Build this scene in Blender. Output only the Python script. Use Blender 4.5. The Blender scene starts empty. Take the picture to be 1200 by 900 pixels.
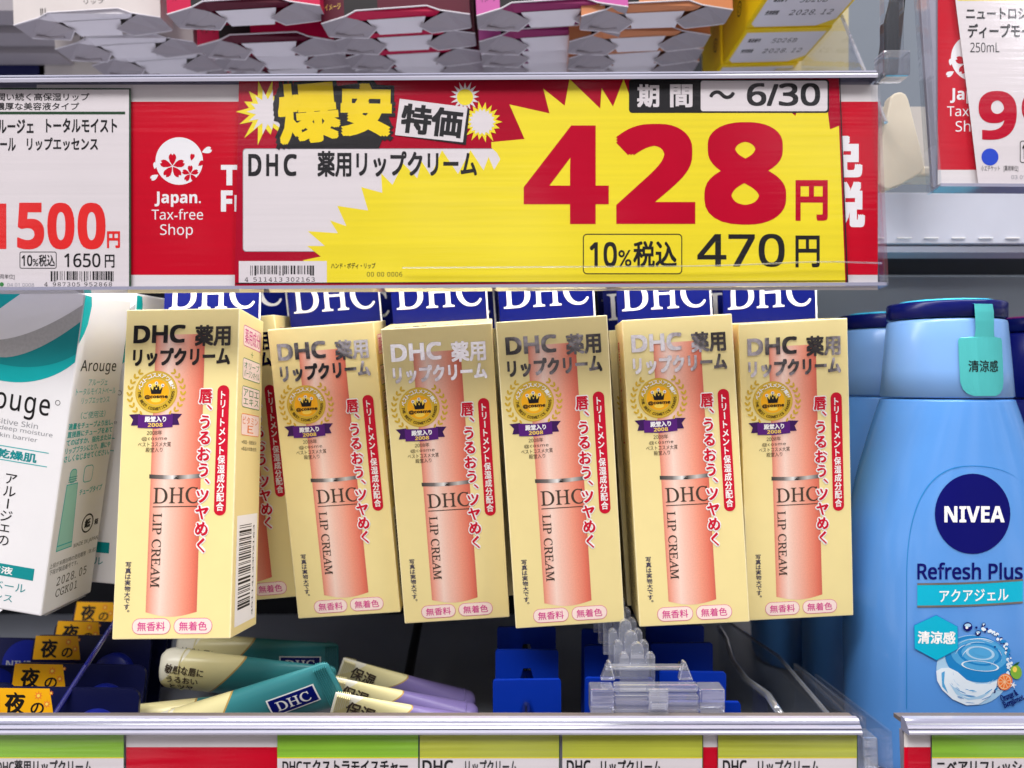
import bpy, bmesh, math, random
import numpy as np
from mathutils import Matrix, Vector
from mathutils.geometry import tessellate_polygon

random.seed(7)
sc = bpy.context.scene
COL = sc.collection
R = math.radians

# ------------------------------------------------------------------ camera, world, lamps, exposure
F, CX, CY = 907.0, 600.0, 450.0            # focal length in photo pixels, picture centre
cam = bpy.data.cameras.new('camera')
cam_o = bpy.data.objects.new('camera', cam)
COL.objects.link(cam_o)
cam.sensor_width = 36
cam.lens = 36 * F / 1200
cam.clip_start = 0.01
cam.clip_end = 50
cam_o.location = (0, 0, 0)
cam_o.rotation_euler = (R(90), 0, 0)
cam.dof.use_dof = True
cam.dof.focus_distance = 0.232
cam.dof.aperture_fstop = 13
sc.camera = cam_o

world = bpy.data.worlds.new('World')
sc.world = world
world.use_nodes = True
wn = world.node_tree.nodes
wl = world.node_tree.links
bg = wn['Background']
wc = wn.new('ShaderNodeTexCoord')
wno = wn.new('ShaderNodeTexNoise')
wno.inputs['Scale'].default_value = 6.5
wno.inputs['Detail'].default_value = 3
wr = wn.new('ShaderNodeValToRGB')
wr.color_ramp.elements[0].position = .40
wr.color_ramp.elements[0].color = (.012, .012, .014, 1)
wr.color_ramp.elements[1].position = .64
wr.color_ramp.elements[1].color = (1.25, 1.22, 1.22, 1)
e = wr.color_ramp.elements.new(.475); e.color = (.07, .06, .055, 1)
e = wr.color_ramp.elements.new(.53); e.color = (.78, .70, .72, 1)
wm = wn.new('ShaderNodeMapping')
wm.inputs['Location'].default_value = (7.3, 2.2, 5.1)
wl.new(wc.outputs['Generated'], wm.inputs['Vector'])
wl.new(wm.outputs['Vector'], wno.inputs['Vector'])
wl.new(wno.outputs['Fac'], wr.inputs['Fac'])
wl.new(wr.outputs['Color'], bg.inputs['Color'])
bg.inputs['Strength'].default_value = 0.9


def area(name, loc, target, sx, sy, power, col=(1, 1, 1)):
    l = bpy.data.lights.new(name, 'AREA')
    l.shape = 'RECTANGLE'; l.size = sx; l.size_y = sy; l.energy = power; l.color = col
    o = bpy.data.objects.new(name, l)
    COL.objects.link(o)
    o.location = loc
    d = Vector(target) - Vector(loc)
    o.rotation_euler = d.to_track_quat('-Z', 'Y').to_euler()
    return o


area('ceiling_lamp', (-.5, -.9, 1.5), (0, .25, 0), 1.6, .5, 40, (1, .985, .97))
area('ceiling_lamp', (.9, -.5, 1.4), (0, .25, 0), .5, 1.2, 15, (1, .985, .97))
area('shelf_lamp', (-.03, .2305, .0565), (-.03, .247, 0), .42, .008, .25, (1, .99, 1))

sc.view_settings.view_transform = 'Standard'
sc.view_settings.look = 'None'
sc.view_settings.exposure = 0
sc.view_settings.gamma = 1
sc.cycles.max_bounces = 10
sc.cycles.transparent_max_bounces = 24
sc.cycles.use_denoising = True
sc.cycles.caustics_refractive = False
sc.cycles.caustics_reflective = False


# ------------------------------------------------------------------ materials
def lin(c):
    c = c / 255
    return c / 12.92 if c <= .04045 else ((c + .055) / 1.055) ** 2.4


MATS = {}


def mat(name, rgb, rough=.5, metal=0.0, spec=.28, coat=0.0, noise=.05, nscale=60, bump=0.0, bscale=300, bdist=.0003, vary=0.0, streak=0.0):
    """a procedural material; rgb is the 0-255 colour of the thing itself"""
    if name in MATS:
        return MATS[name]
    m = bpy.data.materials.new(name)
    m.use_nodes = True
    nt = m.node_tree
    p = nt.nodes['Principled BSDF']
    c = [lin(v) for v in rgb]
    p.inputs['Roughness'].default_value = rough
    p.inputs['Metallic'].default_value = metal
    p.inputs['Specular IOR Level'].default_value = spec
    p.inputs['Coat Weight'].default_value = coat
    p.inputs['Coat Roughness'].default_value = .08
    tc = nt.nodes.new('ShaderNodeTexCoord')
    if noise:
        n = nt.nodes.new('ShaderNodeTexNoise')
        n.inputs['Scale'].default_value = nscale
        n.inputs['Detail'].default_value = 5
        nt.links.new(tc.outputs['Object'], n.inputs['Vector'])
        r = nt.nodes.new('ShaderNodeValToRGB')
        r.color_ramp.elements[0].position = .3
        r.color_ramp.elements[1].position = .7
        r.color_ramp.elements[0].color = [v * (1 - noise) for v in c] + [1]
        r.color_ramp.elements[1].color = [min(1, v * (1 + noise)) for v in c] + [1]
        nt.links.new(n.outputs['Fac'], r.inputs['Fac'])
        last = r.outputs['Color']
        if vary:                                   # each carton of a batch is printed a shade apart
            oi = nt.nodes.new('ShaderNodeObjectInfo')
            mv = nt.nodes.new('ShaderNodeMapRange')
            mv.inputs['To Min'].default_value = 1 - vary; mv.inputs['To Max'].default_value = 1
            nt.links.new(oi.outputs['Random'], mv.inputs['Value'])
            mm_ = nt.nodes.new('ShaderNodeMixRGB'); mm_.blend_type = 'MULTIPLY'; mm_.inputs['Fac'].default_value = 1
            nt.links.new(last, mm_.inputs[1]); nt.links.new(mv.outputs['Result'], mm_.inputs[2])
            last = mm_.outputs['Color']
        if streak:                                 # printer banding and scuffs along the strip
            mp = nt.nodes.new('ShaderNodeMapping'); mp.inputs['Scale'].default_value = (9, 1, 700)
            ns = nt.nodes.new('ShaderNodeTexNoise'); ns.inputs['Scale'].default_value = 1; ns.inputs['Detail'].default_value = 3
            nt.links.new(tc.outputs['Object'], mp.inputs['Vector']); nt.links.new(mp.outputs['Vector'], ns.inputs['Vector'])
            ms = nt.nodes.new('ShaderNodeMapRange')
            ms.inputs['From Min'].default_value = .35; ms.inputs['From Max'].default_value = .65
            ms.inputs['To Min'].default_value = 1 - streak; ms.inputs['To Max'].default_value = 1
            nt.links.new(ns.outputs['Fac'], ms.inputs['Value'])
            mm2 = nt.nodes.new('ShaderNodeMixRGB'); mm2.blend_type = 'MULTIPLY'; mm2.inputs['Fac'].default_value = 1
            nt.links.new(last, mm2.inputs[1]); nt.links.new(ms.outputs['Result'], mm2.inputs[2])
            last = mm2.outputs['Color']
        nt.links.new(last, p.inputs['Base Color'])
    else:
        p.inputs['Base Color'].default_value = c + [1]
    if bump:
        n2 = nt.nodes.new('ShaderNodeTexNoise')
        n2.inputs['Scale'].default_value = bscale
        n2.inputs['Detail'].default_value = 3
        nt.links.new(tc.outputs['Object'], n2.inputs['Vector'])
        b = nt.nodes.new('ShaderNodeBump')
        b.inputs['Strength'].default_value = bump
        b.inputs['Distance'].default_value = bdist
        nt.links.new(n2.outputs['Fac'], b.inputs['Height'])
        nt.links.new(b.outputs['Normal'], p.inputs['Normal'])
    MATS[name] = m
    return m


def clear(name, tint=(250, 250, 252), fac=.06, rough=.05, haze=0.0, edge=.35):
    """clear acrylic: transparent sheet with a gloss that grows at grazing angles"""
    if name in MATS:
        return MATS[name]
    m = bpy.data.materials.new(name)
    m.use_nodes = True
    nt = m.node_tree
    nt.nodes.remove(nt.nodes['Principled BSDF'])
    out = nt.nodes['Material Output']
    t = nt.nodes.new('ShaderNodeBsdfTransparent')
    t.inputs['Color'].default_value = [lin(v) for v in tint] + [1]
    g = nt.nodes.new('ShaderNodeBsdfGlossy')
    g.inputs['Roughness'].default_value = rough
    g.inputs['Color'].default_value = (.95, .95, 1, 1)
    lw = nt.nodes.new('ShaderNodeLayerWeight')
    lw.inputs['Blend'].default_value = .35
    mr = nt.nodes.new('ShaderNodeMapRange')
    mr.inputs['To Min'].default_value = fac
    mr.inputs['To Max'].default_value = edge
    nt.links.new(lw.outputs['Facing'], mr.inputs['Value'])
    mx = nt.nodes.new('ShaderNodeMixShader')
    nt.links.new(mr.outputs['Result'], mx.inputs['Fac'])
    nt.links.new(t.outputs[0], mx.inputs[1])
    nt.links.new(g.outputs[0], mx.inputs[2])
    n2 = nt.nodes.new('ShaderNodeTexNoise')
    tc = nt.nodes.new('ShaderNodeTexCoord')
    n2.inputs['Scale'].default_value = 1
    mp = nt.nodes.new('ShaderNodeMapping'); mp.inputs['Scale'].default_value = (22, 40, 420)
    nt.links.new(tc.outputs['Object'], mp.inputs['Vector'])
    nt.links.new(mp.outputs['Vector'], n2.inputs['Vector'])
    b = nt.nodes.new('ShaderNodeBump')
    b.inputs['Strength'].default_value = .10
    b.inputs['Distance'].default_value = .0006
    nt.links.new(n2.outputs['Fac'], b.inputs['Height'])
    nt.links.new(b.outputs['Normal'], g.inputs['Normal'])
    last = mx
    if haze:
        d = nt.nodes.new('ShaderNodeBsdfDiffuse')
        d.inputs['Color'].default_value = (.9, .92, .97, 1)
        m2 = nt.nodes.new('ShaderNodeMixShader')
        m2.inputs['Fac'].default_value = haze
        nt.links.new(mx.outputs[0], m2.inputs[1])
        nt.links.new(d.outputs[0], m2.inputs[2])
        last = m2
    nt.links.new(last.outputs[0], out.inputs['Surface'])
    MATS[name] = m
    return m


def ramp_mat(name, stops, axis='X', rough=.45, metal=0.0, dots=0.0):
    """a printed picture: colours run across the picture (Generated coordinates of its own part)"""
    if name in MATS:
        return MATS[name]
    m = bpy.data.materials.new(name)
    m.use_nodes = True
    nt = m.node_tree
    p = nt.nodes['Principled BSDF']
    p.inputs['Roughness'].default_value = rough
    p.inputs['Metallic'].default_value = metal
    p.inputs['Specular IOR Level'].default_value = .3
    tc = nt.nodes.new('ShaderNodeTexCoord')
    sx = nt.nodes.new('ShaderNodeSeparateXYZ')
    nt.links.new(tc.outputs['Generated'], sx.inputs[0])
    r = nt.nodes.new('ShaderNodeValToRGB')
    els = r.color_ramp.elements
    els[0].position, els[0].color = stops[0][0], [lin(v) for v in stops[0][1]] + [1]
    els[1].position, els[1].color = stops[-1][0], [lin(v) for v in stops[-1][1]] + [1]
    for pos, c in stops[1:-1]:
        e = els.new(pos); e.color = [lin(v) for v in c] + [1]
    nt.links.new(sx.outputs[axis], r.inputs['Fac'])
    if dots:
        v = nt.nodes.new('ShaderNodeTexNoise')
        v.inputs['Scale'].default_value = 2200
        nt.links.new(tc.outputs['Object'], v.inputs['Vector'])
        mx = nt.nodes.new('ShaderNodeMixRGB')
        mx.blend_type = 'MULTIPLY'
        mr = nt.nodes.new('ShaderNodeMapRange')
        mr.inputs['From Min'].default_value = .3; mr.inputs['From Max'].default_value = .7
        mr.inputs['To Min'].default_value = 1 - dots; mr.inputs['To Max'].default_value = 1
        nt.links.new(v.outputs['Fac'], mr.inputs['Value'])
        mx.inputs['Fac'].default_value = 1
        nt.links.new(r.outputs['Color'], mx.inputs[1])
        nt.links.new(mr.outputs['Result'], mx.inputs[2])
        nt.links.new(mx.outputs['Color'], p.inputs['Base Color'])
    else:
        nt.links.new(r.outputs['Color'], p.inputs['Base Color'])
    MATS[name] = m
    return m


mat('carton_cream', (244, 225, 158), .36, spec=.42, noise=.02, nscale=90, bump=.12, bscale=260, vary=.05)
mat('carton_edge', (247, 233, 184), .55, noise=.08, nscale=350)
mat('foil', (214, 210, 214), .07, metal=1, noise=.10, nscale=900, bump=.2, bscale=90, bdist=.0004)
mat('ink_black', (22, 20, 22), .5, spec=.25, noise=.06)
mat('ink_brown', (70, 58, 48), .5)
mat('ink_navy', (24, 30, 86), .5)
mat('ink_red', (204, 4, 44), .45, noise=.05)
mat('ink_pink', (214, 60, 140), .5)
mat('ink_green', (60, 135, 70), .5)
mat('ink_orange', (236, 130, 50), .5)
mat('ink_grey', (150, 150, 155), .5)
mat('ink_white', (244, 242, 240), .5, noise=.02)
mat('pill_paper', (250, 225, 215), .5)
mat('gold', (214, 176, 48), .4, metal=.1)
mat('gold_pale', (222, 190, 92), .45)
mat('amber', (246, 176, 24), .4)
mat('amber_light', (252, 214, 90), .4)
mat('purple', (84, 26, 116), .45)
mat('purple_dark', (58, 18, 84), .45)
mat('header_blue', (2, 16, 106), .3, coat=.12)
mat('sale_red', (180, 0, 40), .5, spec=.1, noise=.06, nscale=25, streak=.07)
mat('sale_yellow', (252, 230, 40), .4, noise=.04, nscale=20, streak=.07)
mat('yellow_deep', (248, 216, 0), .4)
mat('price_red', (194, 0, 42), .55, spec=.08)
mat('taxfree_red', (208, 0, 36), .5, spec=.1, noise=.06, nscale=20, streak=.07)
mat('card_white', (232, 224, 222), .45, noise=.02, nscale=25, streak=.05)
mat('strip_white', (234, 228, 224), .45, noise=.02, streak=.05)
mat('card_red', (232, 36, 34), .45)
mat('card_green', (28, 66, 36), .5)
mat('band_green', (150, 206, 56), .45, noise=.05, nscale=30, streak=.22)
mat('band_olive', (196, 202, 66), .45, noise=.07, nscale=30, streak=.22)
mat('paper_white', (238, 236, 238), .5, noise=.02, bump=.08, bscale=800)
mat('teal_print', (0, 176, 178), .45)
mat('teal_dark', (0, 142, 146), .45)
mat('teal_pale', (160, 214, 200), .5)
mat('silver_print', (176, 174, 174), .35, metal=.35, noise=.08, nscale=1200)
mat('metal_rod', (190, 190, 195), .25, metal=1)
mat('shelf_steel', (196, 198, 212), .35, noise=.03)
mat('shelf_grey', (118, 126, 138), .5, noise=.04, nscale=12)
mat('shelf_dark', (30, 32, 38), .6)
mat('floor_grey', (150, 154, 164), .45, noise=.05, nscale=12)
mat('rail_highlight', (176, 174, 192), .14, spec=.7, coat=.4, noise=.03)
mat('rail_dark_reflection', (74, 76, 92), .12, spec=.8, coat=.6, noise=.1)
mat('panel_grey', (176, 186, 196), .5, noise=.04, nscale=12)
mat('rail_plastic', (150, 150, 172), .10, spec=.8, coat=.6, noise=.03)
mat('rail_lip', (150, 148, 162), .3, spec=.6, noise=.03)
mat('ledge_brown', (120, 110, 106), .4)
mat('cream_plastic', (236, 224, 204), .3)
mat('bottle_blue', (88, 148, 219), .24, spec=.5, coat=.35, noise=.02, bump=.05, bscale=900)
mat('bottle_blue_cap', (118, 162, 218), .28, spec=.5, coat=.1, noise=.02)
mat('lid_navy', (8, 16, 84), .25)
mat('lid_cyan', (60, 190, 226), .3)
mat('lid_magenta', (140, 40, 110), .3)
mat('logo_navy', (2, 4, 98), .35, spec=.2)
mat('seal_teal', (84, 190, 190), .28, metal=.35, noise=.06)
mat('cyan_label', (0, 176, 206), .35)
mat('bronze', (150, 140, 132), .3, metal=.8)
mat('bottle_navy', (10, 20, 110), .3)
mat('water_deep', (30, 130, 196), .4)
mat('water_mid', (80, 164, 216), .4)
mat('water_pale', (170, 206, 232), .4)
mat('water_white', (226, 236, 244), .4)
mat('fruit_orange', (240, 120, 50), .4)
mat('fruit_rim', (244, 196, 150), .4)
mat('fruit_green', (130, 180, 60), .4)
mat('leaf_green', (30, 90, 50), .4)
mat('tube_teal', (58, 134, 140), .3, spec=.45)
mat('tube_cream', (236, 226, 170), .35)
mat('tube_violet', (128, 114, 170), .3, spec=.45)
mat('navy_card', (18, 22, 64), .3)
mat('navy_disc', (16, 30, 130), .35)
mat('orange_card', (246, 178, 20), .4)
mat('clip_blue', (6, 46, 156), .35)
mat('blue_rod', (10, 16, 110), .12, spec=.7, coat=.6)
mat('kraft', (196, 190, 186), .6, noise=.03)
mat('white_carton', (206, 198, 196), .5)
mat('grey_board', (160, 154, 160), .65, noise=.04)
mat('board_inner', (222, 218, 224), .65, noise=.03)
mat('crimson', (190, 20, 70), .35)
mat('crimson_dark', (84, 10, 36), .35)
mat('soft_black', (30, 26, 30), .4)
mat('magenta', (190, 90, 158), .35)
mat('magenta_dark', (140, 40, 96), .35)
mat('orange_carton', (206, 134, 92), .35)
mat('orange_pale', (216, 176, 158), .4)
mat('yellow_carton', (240, 204, 20), .4)
mat('navy_carton', (22, 26, 74), .4)
mat('dot_blue', (24, 70, 200), .4)
clear('clear_sheet', fac=.012, rough=.10, edge=.10)
clear('clear_plate', (248, 250, 252), fac=.035, rough=.05, haze=.02, edge=.35)
clear('clear_block', (246, 248, 252), fac=.15, rough=.05, haze=.10, edge=.8)
ramp_mat('stick_print', [(0, (222, 128, 106)), (.06, (240, 160, 136)), (.28, (252, 218, 202)), (.42, (248, 198, 178)), (.72, (242, 156, 130)), (.93, (228, 118, 94)), (1, (212, 106, 88))], dots=.08)
ramp_mat('ring_print', [(0, (60, 54, 52)), (.25, (120, 112, 108)), (.45, (235, 232, 228)), (.55, (70, 62, 58)), (.75, (200, 196, 190)), (1, (50, 46, 44))])


# ------------------------------------------------------------------ tagging and parenting
def tag(o, label=None, cat=None, group=None, kind=None):
    if label: o['label'] = label
    if cat: o['category'] = cat
    if group: o['group'] = group
    if kind: o['kind'] = kind
    return o


def empty(name, M=None, label=None, cat=None, group=None):
    o = bpy.data.objects.new(name, None)
    o.empty_display_size = .01
    COL.objects.link(o)
    if M is not None: o.matrix_world = M
    return tag(o, label, cat, group)


def link(name, me, parent=None, M=None):
    o = bpy.data.objects.new(name, me)
    COL.objects.link(o)
    if parent is not None: o.parent = parent
    if M is not None: o.matrix_world = M
    return o


def copy_tree(o, parent=None):
    c = o.copy()
    COL.objects.link(c)
    if parent is not None:
        c.parent = parent
        c.matrix_parent_inverse = o.matrix_parent_inverse.copy()
    for ch in list(o.children):
        copy_tree(ch, c)
    return c


def pose(x, y, z, yaw=0, pitch=0, roll=0):
    return Matrix.Translation((x, y, z)) @ Matrix.Rotation(R(yaw), 4, 'Z') @ Matrix.Rotation(R(pitch), 4, 'X') @ Matrix.Rotation(R(roll), 4, 'Y')


def at(px, py, Y):
    """where a photo pixel lies at depth Y"""
    return Vector(((px - CX) / F * Y, Y, (CY - py) / F * Y))


class Plane:
    """a flat thing's own frame: x along it, z up it, y into it; photo pixels measured on it become its own metres"""
    def __init__(s, M):
        s.M = M; s.I = M.inverted(); s.o = s.I @ Vector((0, 0, 0)); s.R = s.I.to_3x3()

    def loc(s, px, py):
        d = s.R @ Vector(((px - CX) / F, 1, (CY - py) / F))
        k = -s.o.y / d.y
        p = s.o + d * k
        return p.x, p.z

    def fmap(s, px, py, off):
        x, z = s.loc(px, py)
        return (x, -off, z)


# ------------------------------------------------------------------ lettering
_G = {}
SERIF = {}


def style_map(t, style):
    out = ''
    for ch in t:
        o = ord(ch)
        up, lo, dg = 65 <= o <= 90, 97 <= o <= 122, 48 <= o <= 57
        if style == 'sans' or style == '':
            if up: ch = chr(0x1D5A0 + o - 65)
            elif lo: ch = chr(0x1D5BA + o - 97)
            elif dg: ch = chr(0x1D7E2 + o - 48)
        elif style == 'bold':
            if up: ch = chr(0x1D5D4 + o - 65)
            elif lo: ch = chr(0x1D5EE + o - 97)
            elif dg: ch = chr(0x1D7EC + o - 48)
        elif style == 'serif':
            if up: ch = chr(0x1D434 + o - 65)
            elif lo: ch = chr(0x1D44E + o - 97) if ch != 'h' else '\u210e'
        elif style == 'serifb':
            if up: ch = chr(0x1D400 + o - 65)
            elif lo: ch = chr(0x1D41A + o - 97)
        elif style == 'mono':
            if up: ch = chr(0x1D670 + o - 65)
            elif lo: ch = chr(0x1D68A + o - 97)
            elif dg: ch = chr(0x1D7F6 + o - 48)
        out += ch
    return out


def glyphs(text, style, res=3, space=1.0):
    k = (text, style, space)
    if k in _G: return _G[k]
    c = bpy.data.curves.new('lettering', 'FONT')
    c.body = style_map(text, style)
    c.size = 1
    c.resolution_u = res
    c.space_character = space
    o = bpy.data.objects.new('lettering', c)
    me = o.to_mesh()
    vs = np.array([(v.co.x, v.co.y) for v in me.vertices]) if len(me.vertices) else np.zeros((0, 2))
    fs = [tuple(p.vertices) for p in me.polygons]
    o.to_mesh_clear()
    bpy.data.objects.remove(o)
    bpy.data.curves.remove(c)
    if style == 'serif' and len(vs):            # the slanted capitals stood upright
        vs[:, 0] -= vs[:, 1] * .265
    _G[k] = (vs, fs)
    return _G[k]


# ------------------------------------------------------------------ geometry collector
LAY = 3e-5


class G:
    def __init__(s, fmap=None):
        s.v = []; s.f = []; s.m = []; s.mats = []
        s.fmap = fmap or (lambda x, y, off: (x, -off, y))
        s.sub = 0

    def mi(s, m):
        if m not in s.mats: s.mats.append(m)
        return s.mats.index(m)

    def add(s, pts, faces, m, layer=1.0):
        if s.sub:
            pts, faces = subdivide(pts, faces, s.sub)
        b = len(s.v); k = s.mi(m)
        off = layer * LAY
        s.v += [s.fmap(p[0], p[1], off) for p in pts]
        s.f += [tuple(b + i for i in f) for f in faces]
        s.m += [k] * len(faces)
        return s

    def solid(s, vs, fs, m):
        b = len(s.v); k = s.mi(m)
        s.v += [tuple(v) for v in vs]
        s.f += [tuple(b + i for i in f) for f in fs]
        s.m += [k] * len(fs)
        return s

    def box(s, x0, x1, y0, y1, z0, z1, m):
        vs = [(x, y, z) for x in (x0, x1) for y in (y0, y1) for z in (z0, z1)]
        fs = [(0, 1, 3, 2), (4, 6, 7, 5), (0, 4, 5, 1), (2, 3, 7, 6), (0, 2, 6, 4), (1, 5, 7, 3)]
        return s.solid(vs, fs, m)

    def prism(s, pts, y0, y1, m):
        """outline in x,z pushed from y0 to y1"""
        n = len(pts)
        vs = [(p[0], y0, p[1]) for p in pts] + [(p[0], y1, p[1]) for p in pts]
        tri = tessellate_polygon([[Vector((p[0], p[1], 0)) for p in pts]])
        fs = [tuple(t) for t in tri] + [tuple(i + n for i in t) for t in tri]
        fs += [(i, (i + 1) % n, (i + 1) % n + n, i + n) for i in range(n)]
        return s.solid(vs, fs, m)

    def tube(s, path, r, m, n=10):
        path = [Vector(p) for p in path]
        vs = []; fs = []
        for i, p in enumerate(path):
            d = (path[min(i + 1, len(path) - 1)] - path[max(i - 1, 0)]).normalized()
            a = d.orthogonal().normalized(); b = d.cross(a)
            if i and vs:
                a0 = (Vector(vs[-n]) - path[i - 1]).normalized()
                a = (a0 - d * a0.dot(d)).normalized(); b = d.cross(a)
            rr = r[i] if isinstance(r, (list, tuple)) else r
            vs += [tuple(p + (a * math.cos(t) + b * math.sin(t)) * rr) for t in [2 * math.pi * j / n for j in range(n)]]
        for i in range(len(path) - 1):
            for j in range(n):
                fs.append((i * n + j, i * n + (j + 1) % n, (i + 1) * n + (j + 1) % n, (i + 1) * n + j))
        fs.append(tuple(range(n))[::-1]); fs.append(tuple((len(path) - 1) * n + j for j in range(n)))
        return s.solid(vs, fs, m)

    def poly(s, pts, m, layer=1.0, holes=()):
        loops = [[Vector((p[0], p[1], 0)) for p in l] for l in [pts, *holes]]
        tri = tessellate_polygon(loops)
        allp = [p for l in [pts, *holes] for p in l]
        return s.add(allp, [tuple(t) for t in tri], m, layer)

    def rect(s, x0, y0, x1, y1, m, layer=1.0):
        return s.add([(x0, y0), (x1, y0), (x1, y1), (x0, y1)], [(0, 1, 2), (0, 2, 3)], m, layer)

    def rrect(s, x0, y0, x1, y1, r, m, layer=1.0, line=0):
        def outl(x0, y0, x1, y1, r):
            P = []
            for cx, cy, a in ((x1 - r, y1 - r, 0), (x0 + r, y1 - r, 90), (x0 + r, y0 + r, 180), (x1 - r, y0 + r, 270)):
                P += [(cx + r * math.cos(R(a + t)), cy + r * math.sin(R(a + t))) for t in range(0, 91, 15)]
            return P
        o = outl(x0, y0, x1, y1, r)
        if not line: return s.poly(o, m, layer)
        i = outl(x0 + line, y0 + line, x1 - line, y1 - line, max(r - line, r * .2))
        n = len(o)
        return s.add(o + i, [(k, (k + 1) % n, (k + 1) % n + n, k + n) for k in range(n)], m, layer)

    def disc(s, cx, cy, r, m, layer=1.0, n=40, ry=None, rot=0, inner=0):
        ry = ry or r
        c, sn = math.cos(R(rot)), math.sin(R(rot))
        def ring(k):
            P = []
            for i in range(n):
                t = 2 * math.pi * i / n
                x, y = r * k * math.cos(t), ry * k * math.sin(t)
                P.append((cx + x * c - y * sn, cy + x * sn + y * c))
            return P
        if inner:
            return s.add(ring(1) + ring(inner), [(k, (k + 1) % n, (k + 1) % n + n, k + n) for k in range(n)], m, layer)
        return s.add(ring(1) + [(cx, cy)], [(k, (k + 1) % n, n) for k in range(n)], m, layer)

    def star(s, cx, cy, ro, ri, n, m, layer=1.0, jit=.15, seed=1, rot=0):
        rnd = random.Random(seed)
        P = []
        for i in range(2 * n):
            a = math.pi * i / n + rot
            r = (ro if i % 2 == 0 else ri) * (1 + rnd.uniform(-jit, jit) * (1 if i % 2 == 0 else .3))
            P.append((cx + r * math.cos(a), cy + r * math.sin(a)))
        return s.poly(P, m, layer)

    def text(s, t, x0, y0, x1, y1, m, layer=1.0, style='sans', bold=0.0, pen=0.0, rot=0, space=1.0, fit='both', tf=None, round_=False):
        """lettering fitted to a rectangle of the art (y down); bold thickens it all round, pen along a slant like a brush"""
        vs, fs = glyphs(t, style, space=space)
        if not len(vs): return s
        mn, mx = vs.min(0), vs.max(0)
        g = bold + pen * .7
        w, h = mx[0] - mn[0] + 2 * g, mx[1] - mn[1] + 2 * g
        sx, sy = (x1 - x0) / w, (y1 - y0) / h
        if fit == 'h': sx = abs(sy) * (1 if x1 > x0 else -1)
        cx, cy = (x0 + x1) / 2, (y0 + y1) / 2
        if fit == 'h': cx = x0 + w * sx / 2
        c0 = (mn + mx) / 2
        offs = [(0, 0)]
        if bold:
            q = bold * .92
            offs = [(q * i, q * j) for i in (-1, 0, 1) for j in (-1, 0, 1)]
            if round_:
                offs = [(bold * k * math.cos(a), bold * k * math.sin(a)) for k in (1, .5) for a in [math.pi * t / 5 for t in range(10)]]
        if pen:
            offs = [(pen * k * .8, -pen * k * .6) for k in (-1, -.5, 0, .5, 1)] + [(0, pen * .25), (0, -pen * .25)]
        c, sn = math.cos(R(rot)), math.sin(R(rot))
        for k, (ox, oy) in enumerate(offs):
            P = []
            for v in vs:
                x = (v[0] + ox - c0[0]) * sx
                y = -(v[1] + oy - c0[1]) * sy
                q = (cx + x * c - y * sn, cy + x * sn + y * c)
                P.append(tf(*q) if tf else q)
            s.add(P, fs, m, layer + k * .07)
        return s

    def vtext(s, t, x0, x1, y0, y1, m, layer=1.0, style='sans', bold=0.0, pen=0.0, small='、。', grow=0.0, round_=False):
        """characters one below the other"""
        n = sum(.62 if ch in small else 1 for ch in t)
        st = (y1 - y0) / n
        y = y0
        for ch in t:
            h = st * (.62 if ch in small else 1)
            if ch in small:
                s.text(ch, x0 + (x1 - x0) * .62 - grow, y + h * .05 - grow, x1 + grow, y + h * .6 + grow, m, layer, style, bold, pen, round_=round_)
            elif ch == 'ー':
                xm = (x0 + x1) / 2; q = (x1 - x0) * (.055 + bold)
                s.rect(xm - q, y + h * .1, xm + q, y + h * .9, m, layer)
            else:
                vs, _ = glyphs(ch, style)
                ext = (vs.max(0) - vs.min(0))
                kx = min(1, max(.4, ext[0] / .88)); ky = min(1, max(.4, ext[1] / .88))
                xm, ym, w = (x0 + x1) / 2, y + h / 2, (x1 - x0)
                s.text(ch, xm - w * kx / 2 - grow, ym - h * .93 * ky / 2 - grow, xm + w * kx / 2 + grow, ym + h * .93 * ky / 2 + grow, m, layer, style, bold, pen, round_=round_)
            y += h
        return s

    def barcode(s, x0, y0, x1, y1, m, layer=1.0, seed=1, n=30, vertical=False):
        rnd = random.Random(seed)
        ws = [rnd.choice((1, 1, 2, 3)) for _ in range(2 * n)]
        T = sum(ws); p = 0
        for i, w in enumerate(ws):
            a, b = p / T, (p + w) / T
            p += w
            if i % 2 == 0:
                if vertical: s.rect(x0, y0 + (y1 - y0) * a, x1, y0 + (y1 - y0) * b, m, layer)
                else: s.rect(x0 + (x1 - x0) * a, y0, x0 + (x1 - x0) * b, y1 + (0 if 4 < i < 2 * n - 4 and abs(i - n) > 2 else (y1 - y0) * .15), m, layer)
        return s

    def mesh(s, name, smooth=False):
        me = bpy.data.meshes.new(name)
        me.from_pydata(s.v, [], s.f)
        for k in s.mats: me.materials.append(MATS[k])
        me.polygons.foreach_set('material_index', s.m)
        if smooth: me.polygons.foreach_set('use_smooth', [True] * len(s.f))
        me.update()
        return me

    def build(s, name, parent=None, M=None, smooth=False, bevel=0, label=None, segs=2, edge_m=None):
        if edge_m: s.mi(edge_m)
        me = s.mesh(name, smooth)
        if bevel:
            bm = bmesh.new(); bm.from_mesh(me)
            bmesh.ops.recalc_face_normals(bm, faces=bm.faces)
            ed = [e for e in bm.edges if len(e.link_faces) == 2 and e.calc_face_angle(0) > .5]
            bmesh.ops.bevel(bm, geom=ed, offset=bevel, segments=segs, affect='EDGES', profile=.5, clamp_overlap=True, material=s.mi(edge_m) if edge_m else -1)
            bm.to_mesh(me); bm.free()
        else:
            bm = bmesh.new(); bm.from_mesh(me)
            if all(len(e.link_faces) == 2 for e in bm.edges): bmesh.ops.recalc_face_normals(bm, faces=bm.faces)
            bm.to_mesh(me); bm.free()
        o = link(name, me, parent, M)
        if label: o['label'] = label
        return o


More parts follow.
